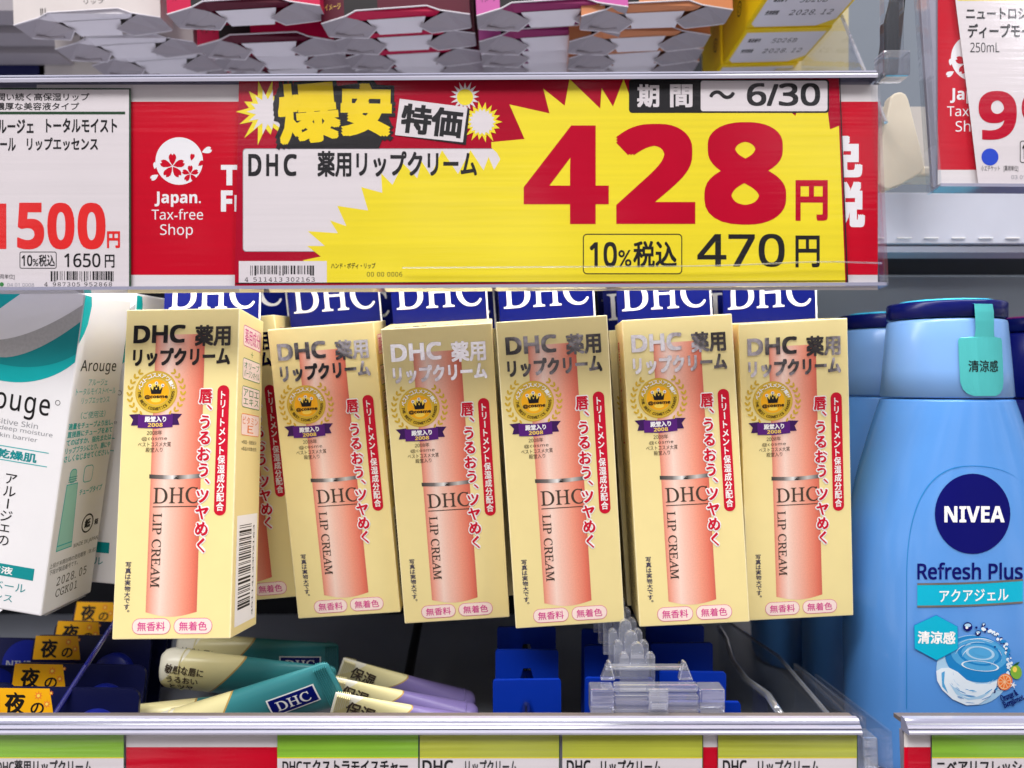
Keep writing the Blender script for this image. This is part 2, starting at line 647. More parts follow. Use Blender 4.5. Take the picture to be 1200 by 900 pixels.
def subdivide(pts, faces, lim):
    pts = [tuple(p) for p in pts]
    tris = []
    for f in faces:
        for i in range(1, len(f) - 1): tris.append((f[0], f[i], f[i + 1]))
    cache = {}
    def mid(a, b):
        k = (min(a, b), max(a, b))
        if k not in cache:
            pts.append(((pts[a][0] + pts[b][0]) / 2, (pts[a][1] + pts[b][1]) / 2)); cache[k] = len(pts) - 1
        return cache[k]
    out = []
    for _ in range(7):
        nxt = []; done = True
        for a, b, c in tris:
            L = max(math.dist(pts[a], pts[b]), math.dist(pts[b], pts[c]), math.dist(pts[c], pts[a]))
            if L > lim:
                done = False
                ab, bc, ca = mid(a, b), mid(b, c), mid(c, a)
                nxt += [(a, ab, ca), (ab, b, bc), (ca, bc, c), (ab, bc, ca)]
            else: out.append((a, b, c))
        tris = nxt
        if done: break
    return pts, out + tris


def ogee(x0, y0, x1, y1, n=8):
    return [(x0 + (x1 - x0) * i / n, y0 + (y1 - y0) * (3 * (i / n) ** 2 - 2 * (i / n) ** 3)) for i in range(n + 1)]


# ------------------------------------------------------------------ the setting: shelves and back panels
def struct(name, g, bevel=0):
    return tag(g.build(name, bevel=bevel), kind='structure')


struct('lower_shelf_floor', G().box(-.6, .6, .205, .42, -.132, -.125, 'floor_grey'))
struct('back_panel', G().box(-.6, .12, .42, .43, -.125, .058, 'shelf_dark').box(.12, .6, .3755, .385, -.125, .0522, 'panel_grey'))
struct('upper_back_panel', G().box(-.6, .11, .44, .45, .06, .5, 'shelf_dark').box(.11, .6, .44, .45, .06, .5, 'shelf_grey'))
struct('upper_shelf_board', G().box(-.6, .106, .2285, .42, .058, .074, 'shelf_steel'))
g = G()
g.box(.119, .6, .30, .386, .0545, .0742, 'shelf_steel')
g.box(.119, .6, .303, .318, .0515, .0540, 'shelf_steel')
g.box(.119, .6, .3185, .3745, .0525, .0540, 'shelf_dark')  # shadow on the shelf's underside, painted as a black strip
for i in range(9):
    g.box(.128 + i * .0105, .1335 + i * .0105, .2990, .2999, .0562, .0567, 'ink_white')
struct('neighbour_shelf_board', g, bevel=.0008)

# ------------------------------------------------------------------ price rails
def plane_from(pxl, pxr, ylow_l, ylow_r, Y, dY, dH):
    a, b = at(pxl, ylow_l, Y), at(pxr, ylow_r, Y)
    u = (b - a).normalized()
    n = Vector((0, 1, 0))
    v = Vector((0, dY, dH)).normalized()
    v = (v - u * v.dot(u)).normalized()
    y = v.cross(u).normalized()
    M = Matrix(((u.x, y.x, v.x, a.x), (u.y, y.y, v.y, a.y), (u.z, y.z, v.z, a.z), (0, 0, 0, 1)))
    return M


MR = plane_from(275, 993, 336, 332, .215, .0043, .058)
PR = Plane(MR)


def bead(g, prof, xa, xb, zt, pattern):  # bead's highlights and dark reflections painted as strips of differing colour
    for i in range(len(prof) - 1):
        (ya, za), (yb, zb_) = prof[i], prof[i + 1]
        g.solid([(xa, ya, zt + za), (xb, ya, zt + za), (xb, yb, zt + zb_), (xa, yb, zt + zb_)], [(0, 1, 2, 3)], pattern[i % len(pattern)])
    m = len(prof)
    g.solid([(xa, p[0], zt + p[1]) for p in prof], [tuple(range(m))], 'rail_plastic')
    g.solid([(xb, p[0], zt + p[1]) for p in prof], [tuple(range(m))[::-1]], 'rail_plastic')


def rail(P, M, name, x0, x1, yt, yb, label, cap=True, front=.0016):
    """clear price rail: backing, clear cover in front of the cards, rounded top bead and bottom lip"""
    r = empty(name, M, label, 'price rail')
    xa, zb = P.loc(x0, yb); xb, _ = P.loc(x1, yb); _, zt = P.loc(x1, yt)
    G().box(xa, xb - .0005, .0016, .0028, zb, zt, 'rail_lip').build('backing', r)
    G().box(xa, xb, -front - .0004, -front, zb - .0002, zt, 'clear_sheet').build('clear_cover', r)
    pts = [(xa - .0002, 0)]
    g = G()
    fy = -front - .0008
    prof = [(fy, -.0006), (fy - .0002, .0002), (fy, .0007), (fy + .0003, .0009), (fy + .0002, .0011), (fy + .0005, .0017), (fy + .0012, .0020), (.0022, .0022), (.0030, .0018), (.0030, -.0004)]
    bead(g, prof, xa, xb, zt, ['rail_highlight', 'rail_highlight', 'rail_plastic', 'rail_dark_reflection', 'rail_plastic', 'rail_highlight', 'rail_plastic', 'rail_plastic', 'rail_plastic'])
    g.build('top_bead', r, smooth=False)
    G().box(xa, xb + .0002, -front - .0006, .0030, zb - .0012, zb - .0003, 'rail_plastic').build('bottom_lip', r)
    return r, xa, xb, zb, zt


r, xa, xb, zb, zt = rail(PR, MR, 'price_rail', -160, 1034, 93, 338, 'long clear price rail across the top shelf holding the yellow 428 sale card')
G().box(xb - .0003, xb + .0006, -.0024, .0030, zb - .0012, zt + .0004, 'clear_plate').build('end_wall', r)
# glare line on the clear cover, imitated by a thin pale tube
_, zc = PR.loc(900, 311)
g = G()
for k in range(24):
    x_a = xb - .004 - k * .0032; dz = .0006 * math.exp(-((k - 14) / 9) ** 2)
g.tube([(xb - .001 - k * .004, -.0022, zc + .0010 * math.exp(-((k - 4) / 5) ** 2) - .0006) for k in range(34)], .00022, 'clear_block', n=6)
g.build('cover_glare', r)

# --- red tax-free strip behind the cards
strip = empty('tax_free_strip', MR, 'long red tax-free strip with white cherry blossom emblem, behind the sale card in the rail', 'sign')


def sakura(g, cx, cy, r, m, layer, rot=-90):
    for k in range(5):
        petal(g, cx, cy, r, rot + 72 * k, m, layer)


def petal(g, cx, cy, r, ang, m, layer, r0=.08):
    a = R(ang)
    pts = []
    for t, w in ((r0, .02), (.35, .20), (.65, .30), (.85, .26), (1.0, .12), (.86, 0)):
        pts.append((t * r, w * r))
    pts = pts + [(x, -y) for x, y in pts[-2::-1]]
    g.poly([(cx + x * math.cos(a) - y * math.sin(a), cy + x * math.sin(a) + y * math.cos(a)) for x, y in pts], m, layer)


def taxfree(P, x0, x1, yt, yr0, yr1, yb, dx, dy, logo=True, seed=1):
    g = G(lambda x, y, off: P.fmap(x, y, off - .0012))
    g.rect(x0, yt, x1, yb, 'strip_white', 0)
    g.rect(x0, yr0, x1, yr1, 'taxfree_red', 1)
    cx, cy = 208 + dx, 187 + dy
    g.disc(cx, cy, 28, 'ink_white', 2)
    sakura(g, cx - 8, cy + 6, 15, 'taxfree_red', 3)
    sakura(g, cx + 13, cy + 15, 10, 'taxfree_red', 3)
    petal(g, cx + 14, cy + 0, 9, -75, 'taxfree_red', 3)
    petal(g, cx + 22, cy + 6, 9, -40, 'taxfree_red', 3)
    petal(g, cx + 26, cy - 10, 13, -20, 'ink_white', 3)
    petal(g, cx - 24, cy + 16, 11, 150, 'ink_white', 3)
    petal(g, cx - 29, cy + 10, 9, -80, 'ink_white', 3)
    g.text('Japan.', 179 + dx, 223 + dy, 233.5 + dx, 241 + dy, 'ink_white', 2, 'bold', bold=.01)
    g.text('Tax-free', 175.5 + dx, 243.5 + dy, 236 + dx, 256 + dy, 'ink_white', 2)
    g.text('Shop', 185.5 + dx, 261 + dy, 224 + dx, 278 + dy, 'ink_white', 2)
    return g


g = taxfree(PR, 40, 1031, 97, 117, 321, 339, 0, 0)
g.text('To', 257, 191.5, 297, 216, 'ink_white', 2, 'bold', bold=.03)
g.text('Free', 257, 221.5, 320, 247, 'ink_white', 2, 'bold', bold=.03)
g.text('免', 958, 153, 1013, 207, 'ink_white', 2, bold=.05)
g.text('税', 962, 211, 1016, 266, 'ink_white', 2, bold=.05)
g.build('printed_strip', strip)

# --- second sale card, tucked below and behind the yellow one
under = empty('sale_card', MR, 'red edge of a spare sale card peeking out below the yellow 428 card', 'price card')
g = G(lambda x, y, off: PR.fmap(x, y, off - .0006))
g.rect(276, 300, 992, 336.6, 'sale_red', 0)
for x, w in ((292, 26), (480, 60), (835, 40)):
    g.poly([(x, 337), (x + w * .1, 333), (x + w * .3, 335), (x + w * .45, 332.2), (x + w * .6, 335), (x + w * .85, 333), (x + w, 337)], 'sale_yellow', 1)
g.rect(318, 333.5, 330, 336.4, 'ink_black', 1)
g.build('printed_card', under)

# --- the yellow sale card
sale = empty('sale_card', MR, 'big yellow and red starburst sale card priced 428 yen in the rail', 'price card')
g = G(PR.fmap)
g.poly([(280, 95), (983, 91.5), (993, 333), (275, 336)], 'sale_red', 0)
g.rrect(284.5, 174, 620, 295, 4, 'ink_grey', 1.0)
g.rrect(285.2, 174.8, 619, 294.4, 4, 'card_white', 1.4)
BURST = [(383, 331.3), (355, 305), (376, 300.7), (360, 288.3), (380.7, 288.3), (360.7, 271), (396, 273.3), (386.7, 258.3), (406, 265),
         (395.3, 241.3), (431.3, 246.7), (423.3, 219.3), (448, 226), (446.7, 203.3), (460, 216.7), (472.5, 191.7), (489, 209), (494, 189),
         (505, 206), (518, 176), (536.7, 204), (551.3, 176), (566.7, 199.7), (572.5, 184), (579, 199), (586.3, 186.7), (575.8, 166.7),
         (614.7, 163), (597, 122.5), (644, 133), (636.5, 103.7), (661.7, 124), (667.3, 92.6), (703.3, 127.3), (705, 103.3), (718.3, 125),
         (730.7, 92.5), (737, 110), (770, 128), (925, 130), (932, 136), (934, 130), (970, 131.5), (972.5, 151.7), (983, 147.7), (990.5, 331)]
g.poly(BURST, 'sale_yellow', 2)
# red shows again right of the starburst below the white panel's edge
g.poly([(576, 173.5), (590, 186), (640, 168), (640, 163), (614.7, 163), (575.8, 166.7)], 'sale_yellow', 2.2)
g.text('𝟰', 613.5, 147, 713.5, 262.8, 'price_red', 3, '', bold=.012)
g.text('𝟮', 721.5, 145, 815, 262.8, 'price_red', 3, '', bold=.022)
g.text('𝟴', 825, 143, 921.5, 263.6, 'price_red', 3, '', bold=.02)
g.text('円', 932, 211, 970, 259, 'price_red', 3, bold=.035)
g.text('470', 817, 274, 919.5, 313, 'ink_black', 3, bold=.014)
g.text('円', 932, 276, 960.5, 313.5, 'ink_black', 3, bold=.02)
g.rrect(683, 274, 799.5, 321.5, 5, 'ink_black', 3, line=1.2)
g.text('10', 691, 283.5, 723, 313, 'ink_black', 3, bold=.025)
g.text('%', 724.5, 293, 740, 312.5, 'ink_black', 3, bold=.01)
g.text('税込', 742, 282.5, 793, 313.5, 'ink_black', 3, bold=.025)
g.rrect(737, 93, 971.5, 132.5, 4, 'ink_black', 3)
g.rrect(821, 94.8, 969.5, 130.5, 3, 'card_white', 4)
g.text('期', 746.5, 99, 772.5, 126, 'card_white', 4, bold=.035)
g.text('間', 785, 99, 811.5, 126, 'card_white', 4, bold=.035)
g.text('〜', 831, 106, 861, 116.5, 'ink_black', 5, bold=.02)
g.text('6/30', 875, 97.5, 961, 124.5, 'ink_black', 5, bold=.024)
for ch, a, b in (('D', 291, 306.5), ('H', 312, 326), ('C', 332.5, 348)):
    g.text(ch, a, 180.5, b, 206.5, 'ink_black', 3, bold=.035)
g.text('薬用リップクリーム', 372, 177, 559, 207.5, 'ink_black', 3, bold=.03)
# bursts and headline
g.star(311, 131, 34, 19.5, 14, 'sale_yellow', 2, .2, 5)
g.star(314, 131, 25, 14.5, 14, 'card_white', 3, .12, 5)
g.star(545, 113.5, 17.5, 10, 16, 'card_white', 2, .1, 3)
g.disc(545, 114, 9.5, 'sale_yellow', 3)
g.star(565, 143, 24, 15.5, 18, 'sale_yellow', 3, .12, 9)
g.star(565, 143, 16, 12.5, 18, 'card_white', 4, .05, 9)
g.poly([(320, 122), (326, 103), (333, 100.5), (391, 94), (396, 101), (422, 97.5), (424, 94.8), (438, 94.5), (442, 99.5), (462, 100.5),
        (461, 132), (455, 136), (460, 148), (454, 158), (448, 164), (444, 174), (336, 174), (326, 163), (331, 148), (322, 140)], 'ink_black', 5)
g.text('爆', 319.5, 92.5, 404, 174, 'ink_black', 5.2, bold=.085, rot=-5)
g.text('安', 395, 93.6, 464, 166, 'ink_black', 5.2, bold=.11, rot=1)
g.text('爆', 325.5, 96.5, 398.5, 168, 'yellow_deep', 6, bold=.034, rot=-5)
g.text('安', 399, 97.5, 459.5, 160.5, 'yellow_deep', 6, bold=.062, rot=1)
g.poly([(466, 159), (546, 170), (550.5, 127.5), (545, 126), (470, 117)], 'ink_black', 4.5)
g.poly([(468.5, 116), (548, 126), (542.5, 167), (463, 158.5)], 'card_white', 5.5)
g.text('特価', 470, 124.5, 542, 159.5, 'ink_black', 6.5, bold=.038, rot=6.5)
g.rect(280, 306, 383, 331.3, 'card_white', 3)
g.barcode(293.5, 311.3, 369.5, 321.5, 'ink_black', 4, 4, 32)
g.text('4', 287, 325, 291, 330.3, 'ink_black', 4, 'mono')
g.text('511413', 297, 325, 331, 330.3, 'ink_black', 4, 'mono')
g.text('302163', 335, 325, 369, 330.3, 'ink_black', 4, 'mono')
g.text('ハンド・ボディ・リップ', 388, 308, 440, 315, 'ink_black', 3, bold=.02)
g.text('00 00 0006', 430, 318.8, 471.5, 324.2, 'ink_black', 3, space=1.1)
g.poly([(276, 331.6), (993, 328.8), (993, 329.8), (276, 332.6)], 'ink_black', 6)
g.poly([(983.0, 91.5), (984.2, 91.5), (993.8, 333), (992.2, 333)], 'ink_black', 6)
g.build('printed_card', sale)

# --- the white price card on the left
wc_ = empty('price_card', MR, 'white price card with dark green border priced 1500 yen, left of the red strip', 'price card')
g = G(lambda x, y, off: PR.fmap(x, y, off - .0004))
g.rect(-120, 102.5, 152.6, 338, 'card_green', 0)
g.rect(-118, 104.3, 150.4, 336, 'card_white', 1)
g.text('潤い続く高保湿リップ', -5, 108.5, 104, 117.5, 'ink_black', 2, bold=.012)
g.text('濃厚な美容液タイプ', -6, 119.5, 92, 128.5, 'ink_black', 2, bold=.012)
g.rect(-118, 130.2, 146, 133.5, 'card_green', 2)
g.text('アルージェ', -14, 139, 38.5, 156, 'ink_black', 2, bold=.03)
g.text('トータルモイスト', 53, 138, 136.5, 155, 'ink_black', 2, bold=.03)
g.text('ベール', -11, 161, 17.5, 176.5, 'ink_black', 2, bold=.03)
g.text('リップエッセンス', 30.5, 160.5, 114, 176, 'ink_black', 2, bold=.03)
g.text('𝟭', -13, 238, 6.5, 291.5, 'card_red', 2, '', bold=.01)
for ch, a, b in (('𝟱', 19, 51), ('𝟬', 54.5, 86.5), ('𝟬', 90, 123)):
    g.text(ch, a, 237, b, 292, 'card_red', 2, '', bold=.014)
g.text('円', 124.5, 270.5, 140, 290.5, 'card_red', 2, bold=.04)
g.rrect(22, 294.5, 65.5, 314.5, 2.5, 'ink_black', 2, line=.9)
g.text('10', 24.5, 298.5, 37, 311.5, 'ink_black', 2, bold=.025)
g.text('%', 37.5, 303, 44, 311.5, 'ink_black', 2, bold=.01)
g.text('税込', 44.5, 298, 63.5, 312, 'ink_black', 2, bold=.02)
g.text('1650', 74.5, 296.5, 117, 313, 'ink_black', 2, bold=.014)
g.text('円', 122, 298, 133.5, 313.5, 'ink_black', 2, bold=.02)
g.barcode(58.5, 317.5, 133, 328, 'ink_black', 2, 9, 32)
g.text('4', 51, 330.5, 55, 335.3, 'ink_black', 2, 'mono')
g.text('987305', 61, 330.5, 93, 335.3, 'ink_black', 2, 'mono')
g.text('952868', 98, 330.5, 130.5, 335.3, 'ink_black', 2, 'mono')
g.text('[薬用単位]', -8, 321, 16, 327.5, 'ink_black', 2)
g.text('04 01 0008', 7.5, 331.5, 39, 335.5, 'ink_grey', 2)
g.disc(1, 333, 2.6, 'ink_green', 2, 16)
g.build('printed_card', wc_)

# --- the neighbouring rail on the right
MN = plane_from(1101, 1200, 217, 217.5, .217, .0075, .058)
PN = Plane(MN)
nr, xa, xb, zb, zt = rail(PN, MN, 'price_rail', 1097, 1480, -40, 217, 'clear price rail at the upper right edge holding a white 250mL card')
G().box(xa - .0006, xa + .0002, -.0024, .004, zb - .0012, zt, 'clear_plate').build('end_wall', nr)
tf = empty('tax_free_strip', MN, 'short red tax-free strip in the upper right rail, half covered by a white card', 'sign')
g = taxfree(PN, 1101.5, 1300, -40, -30, 197, 216, 937, -122)
g.build('printed_strip', tf)
nc = empty('price_card', MN, 'white 250mL price card with red figures and blue dot, upper right corner', 'price card')
g = G(PN.fmap)
tl = PN.loc
g.poly([(1117, -20), (1400, -20), (1400, 216.5), (1146.5, 216.5), (1135, 120), (1126, 50)], 'card_white', 0)
g.poly([(1121.5, -5), (1400, -5), (1400, .8), (1122.2, .8)], 'sale_yellow', 1)
g.text('ニュートロジーナ', 1132, 9, 1228, 23, 'ink_black', 2, bold=.03)
g.text('ディープモイスチャー', 1134, 28, 1258, 45, 'ink_black', 2, bold=.03)
g.text('250mL', 1137, 50, 1171, 61.5, 'ink_black', 2)
g.text('𝟵', 1146.5, 106.5, 1191.5, 164, 'price_red', 2, '', bold=.014)
g.text('𝟵', 1197, 106.5, 1242, 164, 'price_red', 2, '', bold=.014)
g.disc(1160, 184, 10, 'dot_blue', 2)
g.rrect(1195, 165, 1240, 191, 3, 'ink_black', 2, line=.9)
g.text('10%', 1198, 169, 1214, 187, 'ink_black', 2, bold=.02)
g.text('小エチケット　[薬用単位]', 1149.5, 194, 1193, 201.5, 'ink_black', 2)
g.text('03 01 0008', 1185, 205.5, 1220, 210, 'ink_grey', 2)
g.build('printed_card', nc)

# --- cream bracket between the rails
br = empty('shelf_bracket', pose(*at(1060, 165, .268)), 'cream plastic end bracket between the two upper price rails', 'bracket')
P = Plane(br.matrix_world)
pts = [P.loc(*q) for q in ((1030, 216), (1034, 160), (1044, 114), (1048, 109), (1056, 107), (1062, 110), (1065, 116), (1083, 188), (1084, 196), (1080, 203), (1058, 216), (1040, 223))]
G().prism(pts, 0, .005, 'cream_plastic').build('side_plate', br, bevel=.0013, segs=4)
a, b = P.loc(1056, 108), P.loc(1120, 186)
G().box(a[0], b[0], .014, .017, b[1], a[1], 'kraft').build('back_plate', br)
a, b = P.loc(1066, 190), P.loc(1120, 203)
G().box(a[0], b[0], .004, .016, b[1], a[1], 'cream_plastic').build('foot_bar', br, bevel=.001)

# ------------------------------------------------------------------ lip cream cartons
W, H, D = .034, .0955, .021
mm = lambda x, y, off: (x * .001 - W / 2, -off, -y * .001)           # art in millimetres from the top left corner of the front
side_r = lambda x, y, off: (W / 2 + off, x * .001, -y * .001)        # right side, from the front edge
side_l = lambda x, y, off: (-W / 2 - off, D - x * .001, -y * .001)   # left side, from the back edge
top_f = lambda x, y, off: (x * .001 - W / 2, D - y * .001, off)      # top flap, read from the front


def make_carton():
    root = empty('lip_cream_carton')
    b = G().box(-W / 2, W / 2, 0, D, -H, 0, 'carton_cream').build('carton_body', root, bevel=.00032, segs=3, edge_m='carton_edge')
    # small print on the top, left and right sides belongs to the carton's board
    g = G(top_f)
    g.text('DHC 薬用リップクリーム', 4, 15.5, 30, 19.5, 'ink_black', 1, bold=.02)
    g.rect(.6, 20.3, 33.4, 20.55, 'ink_brown', 1)
    g.rect(1, 12.2, 33, 12.5, 'carton_edge', 1)
    g.build('top_print', root)
    g = G(side_l)
    g.vtext('薬用リップクリーム', 6, 10, 6, 40, 'ink_red', 1, bold=.02)
    for k in range(9):
        g.vtext('表示指定成分配合口唇用品', 3 + k * 1.7, 4.3 + k * 1.7, 44, 90, 'ink_brown', 1) if k % 2 == 0 else g.rect(3.4 + k * 1.7, 46, 3.6 + k * 1.7, 88, 'ink_brown', 1)
    g.build('side_print', root)
    g = G(side_r)
    for y0, y1, ink, lines in ((4.2, 10.6, 'ink_pink', ('薬用成分',)), (14.2, 20.7, 'ink_green', ('オリーブ', 'バージンオイル')), (22.7, 29.2, 'ink_green', ('アロエ', 'エキス')), (31.0, 37.6, 'ink_orange', ('ビタミン', 'Ｅ'))):
        g.rrect(3.8, y0, 19, y1, 1, 'pill_paper', 1)
        g.rrect(3.8, y0, 19, y1, 1, ink, 2, line=.2)
        h = (y1 - y0 - 1.4) / len(lines)
        for i, t in enumerate(lines):
            w = min(6.5, .95 * h * len(t) / 1.0)
            g.text(t, 11.4 - w, y0 + .7 + i * h + .15, 11.4 + w, y0 + .7 + (i + 1) * h - .15, ink, 3)
    g.text('＋', 10.4, 11.5, 12.4, 13.4, 'ink_green', 1)
    g.text('※保湿・保護成分', 4.5, 39, 17, 40.2, 'ink_brown', 1)
    g.text('※製品の抗酸化剤', 4.5, 41, 17, 42.2, 'ink_brown', 1)
    g.build('ingredient_badges', root)
    g = G(side_r)
    g.rect(2.6, 61.3, 19.4, 93, 'ink_white', 1)
    g.barcode(4.6, 64.2, 14.6, 89, 'ink_black', 2, 4, 32, vertical=True)
    for i, ch in enumerate('4511413302163'):
        y = 91 - i * 2.1
        g.text(ch, 15.6, y - .7, 17.6, y + .5, 'ink_black', 2, 'mono', rot=-90)
    g.build('barcode_label', root)
    # the pictured stick
    g = G(mm)
    top = [(9.2 + 14.7 * i / 12, 7.7) for i in range(13)]
    bot = [(9.4 + 14.7 * i / 12, 88.0 + 1.3 * math.sin(math.pi * i / 12)) for i in range(13)]
    g.add(top + bot, [(i, i + 1, i + 14, i + 13) for i in range(12)], 'stick_print', 1)
    pic = g.build('lipstick_picture', root)
    g = G(mm)
    up = [(8.9 + 15.2 * i / 14, 48.9 + .35 * math.sin(math.pi * i / 14)) for i in range(15)]
    dn = [(8.9 + 15.2 * i / 14, 50.1 + .35 * math.sin(math.pi * i / 14)) for i in range(15)]
    g.add(up + dn, [(i, i + 1, i + 16, i + 15) for i in range(14)], 'ring_print', 2)
    g.build('pictured_ring', pic)
    g = G(mm)
    g.text('DHC', 10.3, 52.7, 23.6, 57.4, 'ink_brown', 3, 'serif', bold=.006)
    g.rect(10.3, 58.15, 23.6, 58.4, 'ink_brown', 3)
    # reads downwards: turned a quarter
    vs = 'LIP CREAM'
    g.text(vs, 11.75 - 10.5, 70.65 - 1.35, 11.75 + 10.5, 70.65 + 1.35, 'ink_brown', 3, 'serif', bold=.008, rot=90)
    g.poly([(16.1, 50.3), (16.8, 49.7), (17.5, 50.3)], 'ink_black', 3)
    g.build('pictured_lettering', pic)
    # foil title
    g = G(mm)
    g.text('DHC', 2.5, 4.75, 18.1, 10.3, 'foil', 4, 'sans', bold=.042)
    g.text('薬用', 20.9, 5.0, 31.6, 11.4, 'foil', 4, bold=.036)
    g.text('リップクリーム', 2.6, 11.7, 31.6, 17.2, 'foil', 4, bold=.048)
    g.build('foil_title', root)
    # award seal
    seal = empty('award_seal'); seal.parent = root
    g = G(mm)
    cx, cy = 10.0, 24.8
    g.disc(cx, cy, 6.25, 'gold', 3)
    g.disc(cx, cy, 5.9, 'gold_pale', 3.5, inner=.97)
    g.disc(cx, cy, 4.0, 'gold_pale', 3.5, inner=.95)
    g.disc(cx, cy, 3.75, 'amber', 4)
    g.disc(cx - .3, cy - 1.3, 1.9, 'amber_light', 4.5, ry=1.3)
    g.disc(cx, cy + 2.4, 1.5, 'amber_light', 4.5, ry=.7)
    for i, ch in enumerate('ベストコスメアワード'):
        a = R(-90 + (i - 4.5) * 16.5)
        x, y = cx + 5.0 * math.cos(a), cy + 5.0 * math.sin(a)
        g.text(ch, x - .62, y - .62, x + .62, y + .62, 'ink_white', 5, bold=.03, rot=math.degrees(a) + 90)
    t = 'THE BEST COSMETICS AWARDS'
    for i, ch in enumerate(t):
        if ch == ' ': continue
        a = R(90 - (i - 12) * 7.4)
        x, y = cx + 5.0 * math.cos(a), cy + 5.0 * math.sin(a)
        g.text(ch, x - (.1 if ch == 'I' else .28), y - .42, x + (.1 if ch == 'I' else .28), y + .42, 'ink_black', 5, bold=.03, rot=math.degrees(a) - 90)
    g.build('medal', seal)
    g = G(mm)
    g.poly([(cx - 1.9, cy - 1.6), (cx - 1.0, cy - .5), (cx - .75, cy - 1.9), (cx, cy - .6), (cx + .75, cy - 1.9), (cx + 1.0, cy - .5), (cx + 1.9, cy - 1.6), (cx + 1.45, cy + .6), (cx - 1.45, cy + .6)], 'ink_black', 6)
    for x, y in ((-1.9, -1.9), (-.75, -2.3), (.0, -2.6), (.75, -2.3), (1.9, -1.9)):
        if x in (-.75, .75): continue
        g.disc(cx + x, cy + y, .5, 'ink_white', 6.5, 12)
        g.disc(cx + x, cy + y, .28, 'ink_grey', 7, 10)
    g.poly([(cx - .5, cy - 1.2), (cx, cy - 2.3), (cx + .5, cy - 1.2)], 'ink_black', 6)
    g.text('@cosme', cx - 3.4, cy + .85, cx + 3.5, cy + 2.15, 'ink_black', 6, 'bold', bold=.03)
    g.build('crown_mark', seal)
    g = G(mm)
    for sgn in (-1, 1):
        for i in range(9):
            a = R(90 + sgn * (34 + i * 13.5))
            for rr, da in ((7.2, 32), (8.1, -32)):
                x, y = cx + rr * math.cos(a) + .3 * sgn * -1, cy + .2 + rr * math.sin(a)
                g.disc(x, y, .72, 'gold', 3, 12, ry=.32, rot=math.degrees(a) + 90 + da * sgn)
    g.build('laurel', seal)
    g = G(mm)
    for sg in (-1, 1):
        q = lambda x: 10.05 + sg * x
        g.poly([(q(4.6), 31.2), (q(7.9), 31.4), (q(6.6), 32.9), (q(7.2), 34.6), (q(4.6), 34.6)], 'purple_dark', 4)
    g.poly([(4.9, 31.4), (10, 31.75), (15.2, 31.4), (15.2, 35.2), (10, 35.55), (4.9, 35.3)], 'purple', 5)
    g.text('殿堂入り', 6.9, 32.0, 13.3, 33.7, 'ink_white', 6, bold=.04)
    g.text('2008', 7.9, 33.95, 12.3, 35.1, 'amber_light', 6, 'bold')
    g.build('ribbon', seal)
    g = G(mm)
    g.text('2008年', 7.7, 36.1, 12.2, 37.5, 'ink_brown', 4)
    g.text('@cosme', 6.2, 38.0, 13.7, 39.2, 'ink_brown', 4, space=1.15)
    g.text('ベストコスメ大賞', 5.2, 39.5, 14.9, 40.9, 'ink_brown', 4)
    g.text('殿堂入り', 7.5, 41.1, 12.5, 42.5, 'ink_brown', 4)
    g.build('award_caption', seal)
    # slogan with white edging
    g = G(mm)
    sl = '唇、うるおう、ツヤめく'
    g.vtext(sl, 22.75, 26.75, 24.0, 71.7, 'ink_white', 4, bold=.135, grow=.34, round_=True)
    g.vtext(sl, 22.75, 26.75, 24.0, 71.7, 'ink_red', 6.5, pen=.048)
    g.build('red_slogan', root)
    g = G(mm)
    g.rrect(28.15, 23.1, 31.65, 61.0, 1.74, 'ink_red', 3)
    g.vtext('トリートメント保湿成分配合', 28.8, 31.0, 24.6, 59.8, 'ink_white', 4, bold=.025)
    g.build('claim_band', root)
    for t, x0, x1 in (('無香料', 5.7, 16.7), ('無着色', 17.7, 28.7)):
        g = G(mm)
        g.rrect(x0, 89.7, x1, 94.1, 2.1, 'pill_paper', 3)
        g.rrect(x0, 89.7, x1, 94.1, 2.1, 'ink_pink', 3.5, line=.14)
        g.text(t, x0 + 1.5, 90.65, x1 - 1.5, 93.2, 'ink_pink', 4, bold=.01)
        g.build('claim_pill', root)
    g = G(mm)
    g.vtext('写真は実物大です。', 3.05, 4.75, 73.8, 88.3, 'ink_navy', 3, bold=.01, pen=0)
    g.build('size_note', root)
    # hanging header glued to the back
    HW = .0318
    t = G()
    z1, zl = .0285, .021
    t.box(-HW / 2, HW / 2, D + .0002, D + .0008, -.03, zl, 'header_blue')
    t.box(-HW / 2, -.009, D + .0002, D + .0008, zl, z1, 'header_blue').box(.009, HW / 2, D + .0002, D + .0008, zl, z1, 'header_blue')
    t.box(-.009, .009, D + .0002, D + .0008, zl + .004, z1, 'header_blue')
    hd = t.build('hang_tab', root)
    g = G(lambda x, y, off: (x * .001, D + .0002 - off, y * -.001))
    g.text('DHC', -14.4, -14.6, 13.9, -4.4, 'ink_white', 1, 'serif', bold=.012)
    g.rect(15.3, -28.4, 15.88, 30, 'ink_white', 1)
    g.build('tab_lettering', hd)
    return root


GRP = 'cream yellow lip cream cartons hanging on the hooks'
proto = make_carton()
FRONT = [(-.0981, .2308, .0224, -1.2, -6.6, -.9), (-.0608, .2454, .0185, -1.2, 5.8, -4.2), (-.0231, .2364, .0177, 1.3, 8.5, -3.4),
         (.0120, .2355, .0199, .2, 3.5, -3.7), (.0511, .2401, .0208, -1.9, 0, -3.3), (.0877, .2416, .0197, -.2, 4.5, -3.1)]
